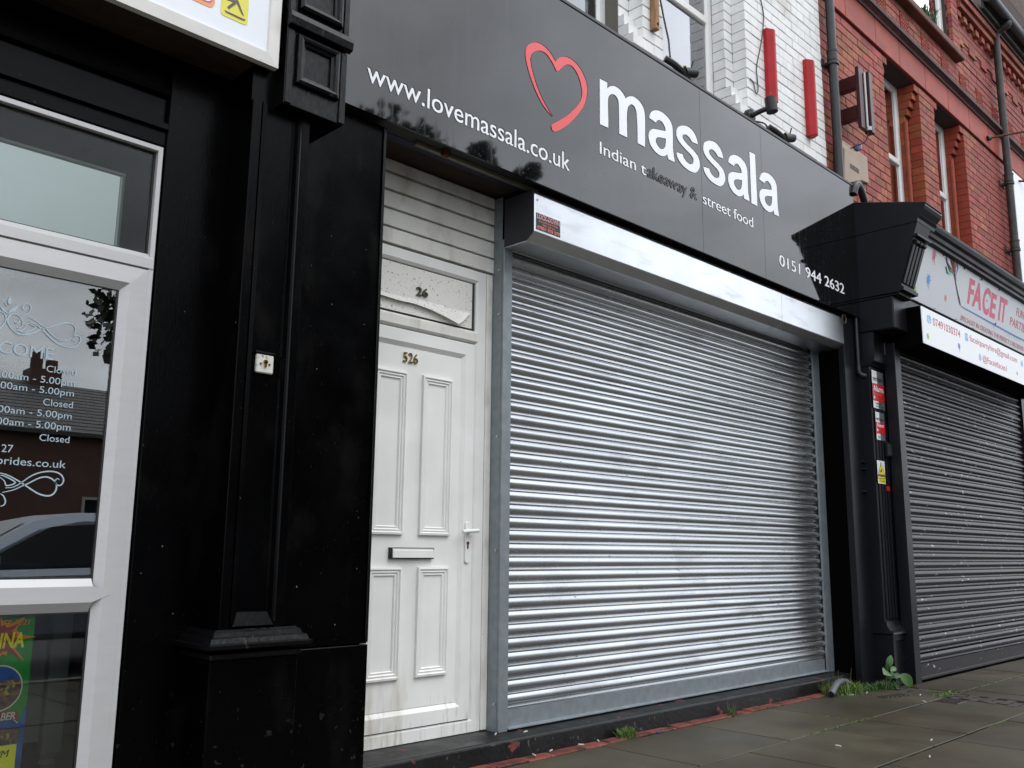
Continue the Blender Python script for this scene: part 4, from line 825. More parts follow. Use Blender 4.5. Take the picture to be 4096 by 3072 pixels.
# ================================================================== PILASTERS
def left_pilaster():
    t = thing('shopfront_pilaster', 'glossy black pilaster with square panelled bracket between bridal shop and white door', 'pilaster', (1.8, 3.25, 0))
    Y = 3.16
    B('shaft', 'black_gloss', t, 1.667, 1.930, Y + 0.022, 3.40, 0.60, 2.99)
    for a, b in ((1.665, 1.706), (1.892, 1.932)): B('stile', 'black_gloss', t, a, b, Y, Y + 0.0215, 0.70, 2.825, bevel=0.003)
    for x, s in ((1.707, 1), (1.891, -1)):
        MB().prism([(x, Y + 0.021), (x, Y - 0.004), (x + s * .008, Y - 0.007), (x + s * .014, Y + 0.002), (x + s * .020, Y), (x + s * .026, Y + 0.012), (x + s * .032, Y + 0.021)], 0.765, 2.825, 'z').build('moulding', 'black_gloss', t)
    # sloping apron at the foot of the recess
    mb = MB(); mb.add([(1.735, Y + 0.012, 0.805), (1.865, Y + 0.012, 0.805), (1.885, Y - 0.010, 0.752), (1.712, Y - 0.010, 0.752), (1.735, Y + 0.021, 0.805), (1.865, Y + 0.021, 0.805), (1.885, Y + 0.021, 0.752), (1.712, Y + 0.021, 0.752)],
        [(0, 1, 2, 3), (4, 7, 6, 5), (0, 3, 7, 4), (1, 5, 6, 2), (3, 2, 6, 7), (0, 4, 5, 1)]); mb.build('apron', 'black_gloss', t, bevel=0.003)
    # mitred base moulding: three sided
    pr_ = [(0.0, 0.745), (0.016, 0.735), (0.020, 0.722), (0.034, 0.716), (0.040, 0.700), (0.052, 0.694), (0.050, 0.680), (0.0, 0.676)]
    ring = lambda d: [(1.650 - d, YB), (1.650 - d, Y - 0.010 - d), (1.975 + d, Y - 0.010 - d), (1.975 + d, YB)]
    mb = MB(); vs_ = []; k = len(pr_)
    for d, z in pr_: vs_ += [(x, y, z) for x, y in ring(d)]
    fs2 = [(i * 4 + c, i * 4 + c + 1, ((i + 1) % k) * 4 + c + 1, ((i + 1) % k) * 4 + c) for i in range(k) for c in range(3)] + [tuple(i * 4 for i in range(k)), tuple(i * 4 + 3 for i in range(k))]
    mb.add(vs_, fs2).build('base_moulding', 'black_worn', t)
    B('plinth', 'black_gloss', t, 1.632, 1.992, 3.146, 3.40, 0.0, 0.640, bevel=0.004); B('plinth_strip', 'black_worn', t, 1.622, 1.997, 3.128, 3.40, 0.641, 0.664, bevel=0.004)
    # flat boards up to the door reveal
    B('flat_board', 'black_gloss', t, 1.990, 2.474, YB, YB + 0.05, 0.634, 3.05, bevel=0.004); B('flat_board', 'black_gloss', t, 1.990, 2.476, YB - 0.004, YB + 0.05, 0.0, 0.630, bevel=0.004)
    B('reveal_board', 'black_gloss', t, 2.43, 2.472, YB + 0.051, YD + 0.03, 0.0, 3.05)
    B('edge_bead', 'black_worn', t, 2.455, 2.470, YB - 0.012, YB - 0.0045, 0.64, 3.04, bevel=0.003)
    # bracket
    YC = 3.112
    B('bracket', 'black_worn', t, 1.772, 2.064, YC, 3.36, 2.828, 4.35, bevel=0.004)
    for a, b in ((1.772, 1.803), (2.034, 2.064)): B('bracket_stile', 'black_worn', t, a, b, YC - 0.008, YC - 0.0005, 2.832, 3.16, bevel=0.002)
    MB().prism([(YC - 0.0005, 3.165), (YC - 0.030, 3.172), (YC - 0.036, 3.205), (YC - 0.030, 3.232), (YC - 0.0005, 3.236)], 1.765, 2.078).build('rib', 'black_worn', t, bevel=0.003)
    fr = lambda a, b, c, d: MB().frame(a, b, c, d, [(0, YC - 0.0005), (0.004, YC - 0.020), (0.016, YC - 0.027), (0.026, YC - 0.024), (0.032, YC - 0.014), (0.042, YC - 0.010), (0.046, YC - 0.0005)], close=False).build('panel_moulding', 'black_worn', t)
    fr(1.812, 2.024, 2.925, 3.150); fr(1.812, 2.030, 3.262, 3.60)
    for a, b in ((1.772, 1.800), (2.040, 2.066)): B('bracket_stile', 'black_worn', t, a, b, YC - 0.010, YC - 0.0005, 3.238, 4.3, bevel=0.002)
    return t
left_pilaster()
ks = thing('key_switch', 'small cream metal key switch plate on the black pilaster', 'switch', (1.784, 3.165, 1.71))
B('plate', 'plate_cream', ks, 1.752, 1.828, 3.165, 3.181, 1.712, 1.786, bevel=0.004); MB().box(1.746, 1.834, 3.162, 3.181, 1.788, 1.797).build('hood', 'black_worn', ks, bevel=0.003)
MB().tube([(1.790, 3.166, 1.757), (1.790, 3.158, 1.757)], 0.009, 12).box(1.786, 1.794, 3.158, 3.166, 1.735, 1.757).build('key_barrel', 'brass', ks)
for dx in (-.02, .018): MB().tube([(1.790 + dx, 3.166, 1.748), (1.790 + dx, 3.162, 1.748)], 0.004, 8).build('screw', 'rust', ks)

def right_pilaster():
    t = thing('shopfront_pilaster', 'dark pilaster with tapered bracket standing between the two roller shutters', 'pilaster', (7.7, 3.25, 0))
    B('flat_board', 'charcoal', t, 7.300, 7.60, 3.345, 3.40, 0.0, 3.04, bevel=0.004)
    B('shaft', 'charcoal', t, 7.545, 7.850, 3.246, 3.44, 0.45, 2.62, bevel=0.003)
    for k in range(4): B('flute', 'charcoal', t, 7.585 + k * 0.060, 7.622 + k * 0.060, 3.236, 3.2455, 0.52, 2.60, bevel=0.006)
    B('plinth', 'charcoal', t, 7.56, 7.872, 3.205, 3.44, 0.0, 0.40, bevel=0.003)
    MB().frame(7.56, 7.872, 0.0, 0.40, [(0, 3.2045), (0.0, 3.190), (0.048, 3.190), (0.052, 3.2045)], close=False).build('plinth_frame', 'charcoal', t)
    MB().prism([(3.44, 0.404), (3.172, 0.404), (3.176, 0.416), (3.200, 0.432), (3.222, 0.462), (3.230, 0.50), (3.44, 0.50)], 7.540, 7.890).build('base_moulding', 'charcoal', t)
    MB().prism([(3.44, 2.622), (3.232, 2.622), (3.222, 2.637), (3.196, 2.662), (3.190, 2.682), (3.44, 2.682)], 7.535, 7.862).build('necking', 'charcoal', t)
    B('neck', 'charcoal', t, 7.556, 7.846, 3.206, 3.44, 2.684, 2.915, bevel=0.003)
    MB().frame(7.556, 7.846, 2.684, 2.915, [(0, 3.2055), (0.0, 3.196), (0.06, 3.196), (0.064, 3.2055)], close=False).build('neck_frame', 'charcoal', t)
    B('block', 'charcoal', t, 7.559, 7.848, 3.012, 3.44, 2.918, 3.205, bevel=0.012)
    MB().prism([(3.44, 3.206), (2.955, 3.206), (2.955, 3.214), (3.44, 3.222)], 7.5595, 7.848).build('bracket_strip', 'charcoal', t)
    # tapered bracket with fluted front, little volutes and moulded cap
    tp = lambda z: 2.955 + (2.772 - 2.955) * (z - 3.24) / (3.78 - 3.24)
    MB().prism([(3.44, 3.226), (2.968, 3.226), (tp(3.26), 3.26), (tp(3.80), 3.80), (3.44, 3.80)], 7.560, 7.846).build('bracket', 'charcoal', t, bevel=0.003)
    for k in range(4):
        a = 7.578 + k * 0.066
        MB().add([(a, tp(3.30) - 0.012, 3.30), (a + .048, tp(3.30) - 0.012, 3.30), (a + .048, tp(3.62) - 0.012, 3.62), (a, tp(3.62) - 0.012, 3.62), (a, tp(3.30) + 0.004, 3.30), (a + .048, tp(3.30) + 0.004, 3.30), (a + .048, tp(3.62) + 0.004, 3.62), (a, tp(3.62) + 0.004, 3.62)],
                 [(0, 1, 2, 3), (0, 4, 5, 1), (1, 5, 6, 2), (2, 6, 7, 3), (3, 7, 4, 0)]).build('flute', 'charcoal', t, bevel=0.004)
    MB().prism([(tp(3.25) + .01, 3.232), (2.915, 3.236), (2.910, 3.262), (2.928, 3.270), (2.926, 3.285), (tp(3.29) + .004, 3.292)], 7.554, 7.862).build('bracket_foot', 'charcoal', t)
    for z, s in ((3.228, 0), (3.655, 1)):
        for k in range(3):
            a = 7.60 + k * 0.078; y = (3.004 if not s else tp(3.655) - 0.004)
            MB().tube([(a, y, z - 0.012), (a + 0.055, y, z - 0.012)], 0.020, 10).build('volute', 'charcoal', t, smooth=40)
    B('volute_band', 'charcoal', t, 7.556, 7.856, tp(3.69) - 0.035, tp(3.69) + 0.02, 3.676, 3.700, bevel=0.004)
    MB().prism([(3.44, 3.802), (2.765, 3.802), (2.758, 3.83), (2.735, 3.85), (2.742, 3.862), (2.705, 3.90), (2.690, 3.925), (2.695, 3.945), (3.30, 4.10), (3.44, 4.12)], 7.557, 7.935).build('cap', 'charcoal', t)
    MB().prism([(3.44, 4.124), (3.30, 4.106), (2.688, 3.949), (2.688, 3.957), (3.30, 4.113), (3.44, 4.132)], 7.562, 7.945).build('cap_lead', 'drip_brown', t)
    return t
right_pilaster()
def sticker(label, x0, x1, z0, z1, y, parts):
    t = thing('sticker', label, 'sticker', ((x0 + x1) / 2, y, z0))
    for k, (nm, mt, a, b, c, d) in enumerate(parts): B(nm, mt, t, a, b, y - 0.001 * (k + 1), y - 0.001 * (k + 1) + 0.0007, c, d)
    return t
ys = 3.2345
t = sticker('larger grey and red alarm sticker with painted white glare at the top of the dark pilaster', 7.560, 7.790, 2.262, 2.588, ys, [('sheet', 'sticker_grey', 7.660, 7.790, 2.262, 2.588), ('sheet', 'sticker_white', 7.560, 7.6595, 2.262, 2.588), ('red_block', 'sticker_red', 7.560, 7.790, 2.325, 2.476)])  # white left sheet is glare put into the colour of the grey sticker
text('lettering', 'verisure', (7.575, ys - 0.004, 2.500), 'sticker_black', t, width=0.20, h=0.030, ref='v', thick=0.0006); text('lettering', 'Alarm', (7.570, ys - 0.004, 2.410), 'sticker_white', t, width=0.20, h=0.050, thick=0.0006, offset=.02)
text('lettering', 'Response', (7.570, ys - 0.004, 2.380), 'sticker_salmon', t, width=0.17, h=0.018, thick=0.0006)
MB().add([(7.572, ys - .0042, 2.338), (7.572, ys - .0042, 2.372), (7.606, ys - .0042, 2.355)], [(0, 1, 2)]).build('play_mark', 'sticker_white', t)
text('lettering', 'Linked to', (7.600, ys - 0.004, 2.297), 'sticker_black', t, width=0.13, h=0.016, thick=0.0006); text('lettering', 'control room', (7.600, ys - 0.004, 2.276), 'sticker_black', t, width=0.15, h=0.012, thick=0.0006)
t = sticker('smaller grey and red alarm sticker with painted white glare below the larger one on the pilaster', 7.585, 7.760, 1.992, 2.230, ys, [('sheet', 'sticker_grey', 7.662, 7.760, 1.992, 2.230), ('sheet', 'sticker_white', 7.585, 7.6615, 1.992, 2.230), ('red_block', 'sticker_red', 7.585, 7.760, 2.046, 2.142)])  # left strip in white paints the glare, the grey sheet is without it
text('lettering', 'verisure', (7.595, ys - 0.004, 2.160), 'sticker_black', t, width=0.14, h=0.020, ref='v', thick=0.0006); text('lettering', 'Alarm', (7.592, ys - 0.004, 2.104), 'sticker_white', t, width=0.14, h=0.032, thick=0.0006, offset=.02)
MB().add([(7.592, ys - .0042, 2.058), (7.592, ys - .0042, 2.094), (7.628, ys - .0042, 2.076)], [(0, 1, 2)]).build('play_mark', 'sticker_white', t)
for z in (2.022, 2.008): B('text_line', 'sticker_black', t, 7.610, 7.655, ys - 0.0042, ys - 0.0036, z, z + 0.004)
t = sticker('yellow triangular camera warning sticker on the dark pilaster', 7.560, 7.708, 1.622, 1.815, ys, [('sheet', 'sticker_white', 7.560, 7.708, 1.622, 1.815), ('text_panel', 'sticker_yellow', 7.566, 7.704, 1.630, 1.680)])
MB().poly([Vector((7.566, ys - .003, 1.692)), Vector((7.704, ys - .003, 1.692)), Vector((7.635, ys - .003, 1.806))], 0.0006).build('triangle_border', 'sticker_black', t); MB().poly([Vector((7.576, ys - .0038, 1.698)), Vector((7.694, ys - .0038, 1.698)), Vector((7.635, ys - .0038, 1.796))], 0.0006).build('triangle', 'sticker_yellow', t)
MB().poly([Vector((7.605, ys - .0046, 1.722)), Vector((7.617, ys - .0046, 1.712)), Vector((7.645, ys - .0046, 1.735)), Vector((7.633, ys - .0046, 1.747))], 0.0006).build('camera_mark', 'sticker_black', t)
B('underline', 'sticker_black', t, 7.562, 7.706, ys - 0.0032, ys - 0.0026, 1.683, 1.689)
text('lettering', 'Images CCTV', (7.575, ys - 0.003, 1.660), 'sticker_black', t, width=0.115, h=0.010, thick=0.0005); text('lettering', 'in operation', (7.595, ys - 0.003, 1.640), 'sticker_black', t, width=0.095, h=0.009, thick=0.0005)
recentre(tag(B('sticker', 'sticker_red', None, 7.722, 7.788, 3.2335, 3.2345, 1.568, 1.606), 'tiny plain red sticker low on the dark pilaster', 'sticker'))
t = thing('keypad_box', 'small dark grey box fixed to the pilaster above the yellow sticker', 'box', (7.765, 3.22, 1.85))
B('case', 'charcoal', t, 7.722, 7.808, 3.205, 3.235, 1.853, 1.980, bevel=0.005); B('lid', 'steel_dark', t, 7.728, 7.802, 3.199, 3.2045, 1.865, 1.965, bevel=0.003)
wp = thing('waste_pipe', 'thin black pipe with elbow down the side of the dark bracket', 'pipe', (7.53, 3.3, 2.4))
MB().tube([(7.520, 3.325, 3.05), (7.520, 3.325, 2.62)] , 0.017, 10).build('pipe', 'cast_iron', wp, smooth=40); MB().tube(catmull([(7.520, 3.325, 2.625), (7.520, 3.322, 2.57), (7.535, 3.305, 2.545), (7.555, 3.285, 2.54)], 5), 0.022, 10).build('elbow', 'cast_iron', wp, smooth=40)
for z in (1.74, 1.80, 1.55): MB().box(7.49, 7.56, 3.318, 3.344, z, z + 0.012).build('clip', 'cast_iron', wp)
cr = MB(); cr.tube([Vector((7.30 + 0.035 * math.cos(a), 3.33, 3.00 + 0.04 * math.sin(a))) for a in [i * math.pi / 8 for i in range(-3, 12)]], 0.006, 8)
recentre(tag(cr.build('cable_loop', 'cable_grey', None, smooth=40), 'small loop of cable hanging at the right end of the steel shutter box', 'cable'))

# ================================================================== RED BRICK BUILDING
rb = thing('red_brick_building', 'red brick building with stone band and narrow windows at the right', 'building', (10.5, 3.7, 0))
B('wall_backing', 'black_matt', rb, 7.346, 16.0, 3.46, 3.62, 0.0, 3.99)
W1 = (8.80, 9.745); W2 = (10.16, 11.115); W3 = (9.05, 10.86)
OPR = [(W1[0], W1[1], 4.0, 6.14), (W2[0], W2[1], 4.0, 6.14), (W3[0], W3[1], 7.10, 8.6)]
wall_core('mortar_bed', 'mortar_dark', rb, 7.401, 16.0, 4.0, 9.0, YW + 0.008, YW + 0.133, OPR)
wall_core('wall_backing', 'mortar_dark', rb, 7.401, 16.0, 3.9, 9.0, YW + 0.134, YW + 0.32, [(W1[0] + .11, W1[1] - .11, 4.0, 6.14), (W2[0] + .11, W2[1] - .11, 4.0, 6.14), (W3[0], W3[1], 7.10, 8.6)])
TZ0, TZ1 = 6.645, 6.868
tiles = [8.17 + k * 0.592 for k in range(11)]
tiles = [9.353 + (k - 2) * 0.592 for k in range(11)]
skip = [(a, a + 0.205, TZ0, TZ1) for a in tiles]
rects = brick_field(7.405, 16.0, 4.015, 6.15, YW, OPR[:2], joint=0.007, depth=0.05)
rects += brick_field(7.405, 16.0, 6.555, 6.96, YW, skip, joint=0.007, depth=0.05, course=0.081)
rects += brick_field(11.092, 16.0, 6.96, 7.06, YW, (), joint=0.007, depth=0.05, course=0.0845) + brick_field(7.405, 8.598, 6.96, 7.06, YW, (), joint=0.007, depth=0.05, course=0.0845)
rects += brick_field(7.405, 16.0, 7.06, 7.90, YW, [OPR[2]], joint=0.007, depth=0.05)
rub = []
for (a, b) in (W1, W2):
    for k in range(25):
        z0 = 4.015 + k * 0.0845
        if z0 + 0.05 > 6.12: continue
        for s in (0, 1):
            xa = b if s else a
            sgn = -1 if s else 1
            lo, hi = sorted((xa - sgn * 0.10, xa + sgn * 0.004)); rub.append((lo, hi, z0 + .006, z0 + .0845, YW - 0.001, 0.128))
            stp = max(0, k - 20)                 # corbelled courses under the lintel
            w_ = 0.105; yb = max(YW + 0.001, YW + 0.128 - 0.032 * stp)
            lo, hi = sorted((xa + sgn * 0.006, xa + sgn * (0.006 + w_))); rub.append((lo, hi, z0 + .006, z0 + .0845, yb, YW + 0.25 - yb))
lay_bricks(rb, rects, 'brick_red', 300); lay_bricks(rb, rub, 'brick_rubbed', 120, name='jamb_brick', rest='jamb_brickwork')
for (a, b) in (W1, W2):
    for s in (0, 1):
        x = (b - 0.115) if s else (a + 0.115)
        MB().tube([(x, YW + 0.122, 4.02), (x, YW + 0.122, 5.72)], 0.022, 8).build('bead_moulding', 'brick_rubbed', rb, smooth=50)
x = 7.42
for j in (7.93, 8.62, 9.22, 9.92, 10.60, 11.30, 12.0, 12.7, 13.4, 14.1, 14.8, 15.9):
    B('lintel_block', 'stone_red', rb, x, j - 0.007, YW - 0.022, YW + 0.20, 6.150, 6.452, bevel=0.006); x = j
MB().prism([(YW + 0.01, 6.456), (YW - 0.035, 6.456), (YW - 0.045, 6.475), (YW - 0.075, 6.482), (YW + 0.01, 6.60)], 7.42, 16).build('drip_underside', 'drip_grey', rb)
MB().prism([(YW - 0.076, 6.482), (YW - 0.095, 6.492), (YW - 0.100, 6.525), (YW - 0.085, 6.548), (YW + 0.005, 6.607), (YW + 0.005, 6.600)], 7.42, 16).build('drip_moulding', 'drip_brown', rb)
tm = None
for k, a in enumerate(tiles):
    if tm is None:
        mb = MB().box(-0.1, 0.1, 0, 0.06, 0, 0.215); rg = random.Random(3)
        for i in range(5):
            for j in range(5): cx, cz = -0.08 + i * .04, 0.025 + j * 0.041; mb.add([(cx - .015, 0, cz - .015), (cx + .015, 0, cz - .015), (cx + .015, 0, cz + .015), (cx - .015, 0, cz + .015), (cx + rg.uniform(-.006, .006), -0.014, cz + rg.uniform(-.006, .006))], [(0, 1, 4), (1, 2, 4), (2, 3, 4), (3, 0, 4)])
        o = mb.build('terracotta_tile', 'terracotta', rb); tm = o.data
    else: o = bpy.data.objects.new('terracotta_tile', tm); COL.objects.link(o); par(o, rb)
    o.location = (a + 0.1025, YW - 0.008, TZ0 + 0.004)
MB().prism([(YW + 0.3, 6.965), (YW - 0.09, 6.965), (YW - 0.10, 6.98), (YW - 0.10, 7.045), (YW - 0.085, 7.055), (YW + 0.3, 7.10)], 8.60, 11.09).build('sill_beam', 'sill_brown', rb, bevel=0.006)
sash_window(rb, W1[0] + .11, W1[1] - .11, 4.02, 6.135, YW + 0.19, 5.20, 'narrow white framed window nearest the beige alarm box', fw=0.07)
sash_window(rb, W2[0] + .11, W2[1] - .11, 4.02, 6.135, YW + 0.19, 5.20, 'narrow white framed window furthest to the right', fw=0.07)
sash_window(rb, W3[0], W3[1], 7.11, 8.55, YW + 0.05, None, 'upper white framed window above the brown sill', fw=0.09)
# jamb of the upper window stands proud, corbelled eaves on its right
for k in range(22):
    z0 = 7.09 + k * 0.0845; B('jamb_brick', 'brick_red', rb, 10.875, 11.10, YW - 0.052, YW - 0.003, z0 + .006, z0 + .0845, bevel=0.003)
B('wall_backing', 'mortar_dark', rb, 10.88, 11.095, YW - 0.04, YW + 0.005, 7.09, 8.95)
for k, (z, p) in enumerate(((7.27, 0.02), (7.36, 0.012), (7.62, 0.05), (7.72, 0.085), (7.80, 0.12))):
    for i in range(22):
        a = 11.13 + i * 0.212; 
        if k == 0 and i % 2: continue
        B('corbel_brick', 'brick_red', rb, a, a + (0.206 if k != 2 else 0.11), YW - p, YW - 0.001, z, z + 0.079, bevel=0.003)
B('eaves_board', 'gable_brick', rb, 11.12, 16, YW - 0.14, YW + 0.3, 7.885, 7.97)
# gable / chimney block rising behind the gutter
ch = thing('chimney_stack', 'dark stepped brick chimney stack above the gutter at top right', 'chimney', (13.9, 3.9, 7.98))
for i, (x0, x1, z0, z1, y) in enumerate(((12.75, 15.2, 7.98, 9.1, 3.62), (12.66, 15.3, 8.62, 8.74, 3.55), (12.60, 15.4, 9.1, 9.22, 3.50), (12.8, 15.2, 9.22, 11.0, 3.64))): B('stack', 'gable_brick', ch, x0, x1, y, 4.4, z0, z1, bevel=0.008)
rects = brick_field(12.75, 15.2, 7.985, 8.6, 3.58, (), depth=0.038, joint=0.012); lay_bricks(ch, rects, 'brick_red', 60)

# gutter and pipes
gt = thing('gutter', 'long black cast iron gutter along the eaves at top right', 'gutter', (13, 3.2, 7.98))
gp = [(3.20 + 0.068 * math.cos(a), 8.06 + 0.07 * math.sin(a)) for a in [math.pi + i * math.pi / 10 for i in range(11)]]
MB().prism(gp + [(3.268 - .006, 8.07), (3.132, 8.07)], 11.72, 16).build('trough', 'cast_iron', gt, smooth=40)
MB().prism([(y + (y - 3.2) * .12, z - 0.006) for y, z in gp] + [(3.277, 8.085), (3.123, 8.085)], 11.70, 11.82).build('stop_end', 'cast_iron', gt, smooth=40); B('fascia_board', 'cast_iron_old', gt, 11.72, 16, 3.27, 3.30, 7.93, 8.06)
for xx in (12.9, 13.6): MB().tube([(xx, 3.125, 8.04), (xx, 3.115, 8.10), (xx, 3.15, 8.13)], 0.006, 6).build('bracket', 'cast_iron', gt)
def downpipe(label, x, y, z0, z1, r, mat, collars, loc):
    t = thing('downpipe', label, 'drainpipe', loc)
    MB().tube([(x, y, z0), (x, y, z1)], r, 16).build('pipe', mat, t, smooth=40)
    for z in collars:
        MB().tube([(x, y, z - 0.05), (x, y, z + 0.05)], r * 1.18, 16).tube([(x, y, z + 0.035), (x, y, z + 0.055)], r * 1.28, 16).build('collar', mat, t, smooth=40)
        MB().box(x - 0.03, x + 0.03, y + r, YW, z - 0.085, z - 0.06).box(x - r * 2.1, x - r * 1.2, YW - 0.018, YW - 0.001, z - 0.10, z - 0.035).box(x + r * 1.2, x + r * 2.1, YW - 0.018, YW - 0.001, z - 0.10, z - 0.035).tube([(x, y, z - 0.09), (x, y, z - 0.06)], r * 1.3, 16).build('pipe_bracket', mat, t)
    return t
xx = 7.40
downpipe('black cast iron drainpipe where the white wall meets the red brick', onY(3340, 400, 3.375).x, 3.375, 4.18, 7.2, 0.041, 'cast_iron', (5.52,), (7.452, 3.365, 4.18))
dp = downpipe('weathered grey drainpipe descending from the gutter at far right', 12.40, YW - 0.10, 4.10, 7.82, 0.046, 'cast_iron_old', (5.85, 4.95), (12.36, 3.35, 4.1))
MB().tube(catmull([(12.40, YW - .10, 7.80), (12.40, YW - .12, 7.90), (12.40, 3.20, 7.96), (12.40, 3.20, 8.0)], 5), 0.046, 14).build('swan_neck', 'cast_iron_old', dp, smooth=40)
# overflow pipe lying across the bracket cap
ov = thing('overflow_pipe', 'short black pipe with cable coil lying above the dark bracket', 'pipe', (7.75, 3.33, 4.13))
MB().tube(catmull([(7.56, 3.30, 4.19), (7.60, 3.29, 4.28), (7.67, 3.29, 4.30), (7.85, 3.33, 4.24), (8.02, 3.38, 4.17)], 6), 0.034, 12).build('pipe', 'cast_iron', ov, smooth=40); MB().tube([(7.99, 3.36, 4.14), (8.03, 3.385, 4.24)], 0.05, 12).build('coupling', 'cast_iron', ov, smooth=40)
for k in range(3): MB().tube([Vector((7.99 + 0.01 * k + 0.045 * math.cos(a), 3.355 - 0.02 * k + .015 * math.sin(a), 4.20 + 0.07 * math.sin(a))) for a in [i * math.pi / 8 for i in range(17)]], 0.005, 6).build('cable_coil', 'cable_grey', ov, smooth=40)

# ================================================================== FITTINGS ON THE UPPER WALLS
def chisel_post(label, x, z0, z1, mat='post_red', w=0.058):
    t = thing('timber_post', label, 'post', (x, YW - 0.05, z0), 'red timber posts on the white wall' if mat == 'post_red' else None)
    h = w
    P = [(x - h, YW - 0.001), (x - h, YW - 0.035), (x - h * .35, YW - 0.085), (x + h * .35, YW - 0.085), (x + h, YW - 0.035), (x + h, YW - 0.001)]
    mb = MB(); n = 6
    top = [(px, py, z1 - (0.0 if py > YW - 0.06 else 0.022)) for px, py in P]
    mb.add([(px, py, z0) for px, py in P] + top, [(0, 1, 2, 3, 4, 5), (11, 10, 9, 8, 7, 6)] + [(i, i + n, (i + 1) % n + n, (i + 1) % n) for i in range(n)])
    mb.build('post_body', mat, t, bevel=0.004)
    MB().tube([(x, YW - .086, z0 + 0.12), (x, YW - .080, z0 + 0.12)], 0.006, 6).build('bolt_head', 'rust', t); MB().tube([(x, YW - .086, z1 - 0.16), (x, YW - .080, z1 - 0.16)], 0.006, 6).build('bolt_head', 'rust', t)
    return t
chisel_post('red chamfered timber post on white wall directly above the lamp', 6.385, 4.655, 5.325, w=0.042); chisel_post('red chamfered timber post on white wall next to the black drainpipe', 7.068, 4.605, 5.33, w=0.044)
t = thing('timber_post', 'weathered brown timber post on the pier between the white framed windows', 'post', (4.79, 3.42, 4.61)); B('post_body', 'post_timber', t, 4.765, 4.815, YW - 0.05, YW - 0.001, 4.615, 6.2, bevel=0.006); MB().tube([(4.79, YW - .056, 4.655), (4.79, YW - .048, 4.655)], 0.011, 8).build('bolt_head', 'rust', t)
t = thing('spotlight', 'small black spotlight on an arm above the sign top edge', 'lamp', (6.05, YW, 4.36))
MB().tube([(6.045, YW - 0.001, 4.43), (6.045, YW - 0.04, 4.43)], 0.055, 14).build('base_plate', 'rubber_black', t, smooth=40); MB().tube(catmull([(6.045, YW - 0.04, 4.43), (6.07, YW - 0.11, 4.455), (6.10, YW - 0.17, 4.47)], 4), 0.020, 10).build('arm', 'rubber_black', t, smooth=40)
MB().tube([(6.095, YW - 0.175, 4.545), (6.095, YW - 0.175, 4.53), (6.102, YW - 0.185, 4.43)], 0.045, 16).build('head', 'rubber_black', t, smooth=40)
MB().tube(catmull([(6.05, YW - 0.05, 4.38), (6.12, YW - 0.10, 4.37), (6.19, YW - 0.10, 4.34), (6.22, YW - 0.12, 4.30)], 5), 0.007, 6).build('cable', 'cable_grey', t, smooth=40)
def junction(label, x, z):
    t = thing('cable_joint', label, 'cable joint', (x, YW - 0.1, z)); MB().tube(catmull([(x - 0.12, YW - .09, z + 0.05), (x - 0.05, YW - .12, z + 0.02), (x + 0.03, YW - .13, z - 0.01), (x + 0.12, YW - .12, z - 0.04)], 5), 0.024, 8).build('cable_bundle', 'rubber_black', t, smooth=40)
    MB().tube([(x + 0.05, YW - .13, z), (x + 0.16, YW - .15, z + 0.03)], 0.034, 10).build('connector', 'rubber_black', t, smooth=40); MB().tube([(x + 0.10, YW - .15, z + 0.03), (x + 0.12, YW - .16, z + 0.10)], 0.006, 6).build('tie_tail', 'rubber_black', t); MB().tube([(x + 0.02, YW - .15, z + .02), (x + 0.03, YW - .155, z + 0.025)], 0.012, 6).build('brass_end', 'brass', t); return t
junction('black cable joint on the sign edge below the hanging wire', 4.93, 4.335); junction('black cable joint on the sign edge right of the spotlight', 6.33, 4.325)
recentre(tag(MB().tube(catmull([onY(2300 + x * .3617, y * .3617, YW - 0.03) for x, y in [(925, -60), (945, 10), (980, 190), (1010, 330), (1035, 450), (1045, 560), (1060, 690)]], 5), 0.007, 6).build('hanging_wire', 'cable_grey', None, smooth=40), 'thick dark wire hanging in front of the window above massala', 'wire'))
recentre(tag(MB().tube(catmull([onY(2300 + x * .3617, y * .3617, YW - 0.008) for x, y in [(2045, -40), (2080, 120), (2085, 240), (2060, 470), (2010, 730), (2015, 860), (2025, 1000), (2000, 1030), (1975, 920), (1935, 870)]], 5), 0.0045, 6).build('hanging_wire', 'cable_grey', None, smooth=40), 'thin grey wire looping on the white wall left of the red post', 'wire'))
ns = thing('neon_sign_frame', 'narrow maroon projecting light box on the red brick wall', 'light box', (7.92, 3.3, 4.85))
B('box_body', 'maroon', ns, 7.72, 7.80, YW - 0.20, YW - 0.165, 4.875, 5.48, bevel=0.003); B('box_body', 'maroon', ns, 7.86, 7.925, YW - 0.235, YW - 0.165, 4.86, 5.47, bevel=0.003); B('back_plate', 'maroon', ns, 7.80, 7.86, YW - 0.19, YW - 0.165, 4.875, 5.475)
MB().tube([(7.83, YW - 0.205, 4.90), (7.83, YW - 0.205, 5.45)], 0.012, 10).build('glass_tube', 'neon_glass', ns, smooth=40); MB().tube([(7.845, YW - 0.21, 4.875), (7.845, YW - 0.21, 4.91)], 0.026, 10).build('lamp_end', 'neon_glass', ns, smooth=40)
for z in (5.28, 4.98): B('mounting_block', 'maroon', ns, 7.73, 7.80, YW - 0.164, YW - 0.001, z, z + 0.13, bevel=0.004)
MB().tube(catmull([(7.85, YW - .2, 4.87), (7.84, YW - .17, 4.78), (7.80, YW - .05, 4.74), (7.79, YW - .01, 4.73)], 5), 0.006, 6).build('cable', 'cable_grey', ns, smooth=40)
al = thing('alarm_box', 'beige burglar alarm box with blue lamp on the red brick wall', 'alarm box', (7.88, 3.3, 4.40))
YA = 3.348
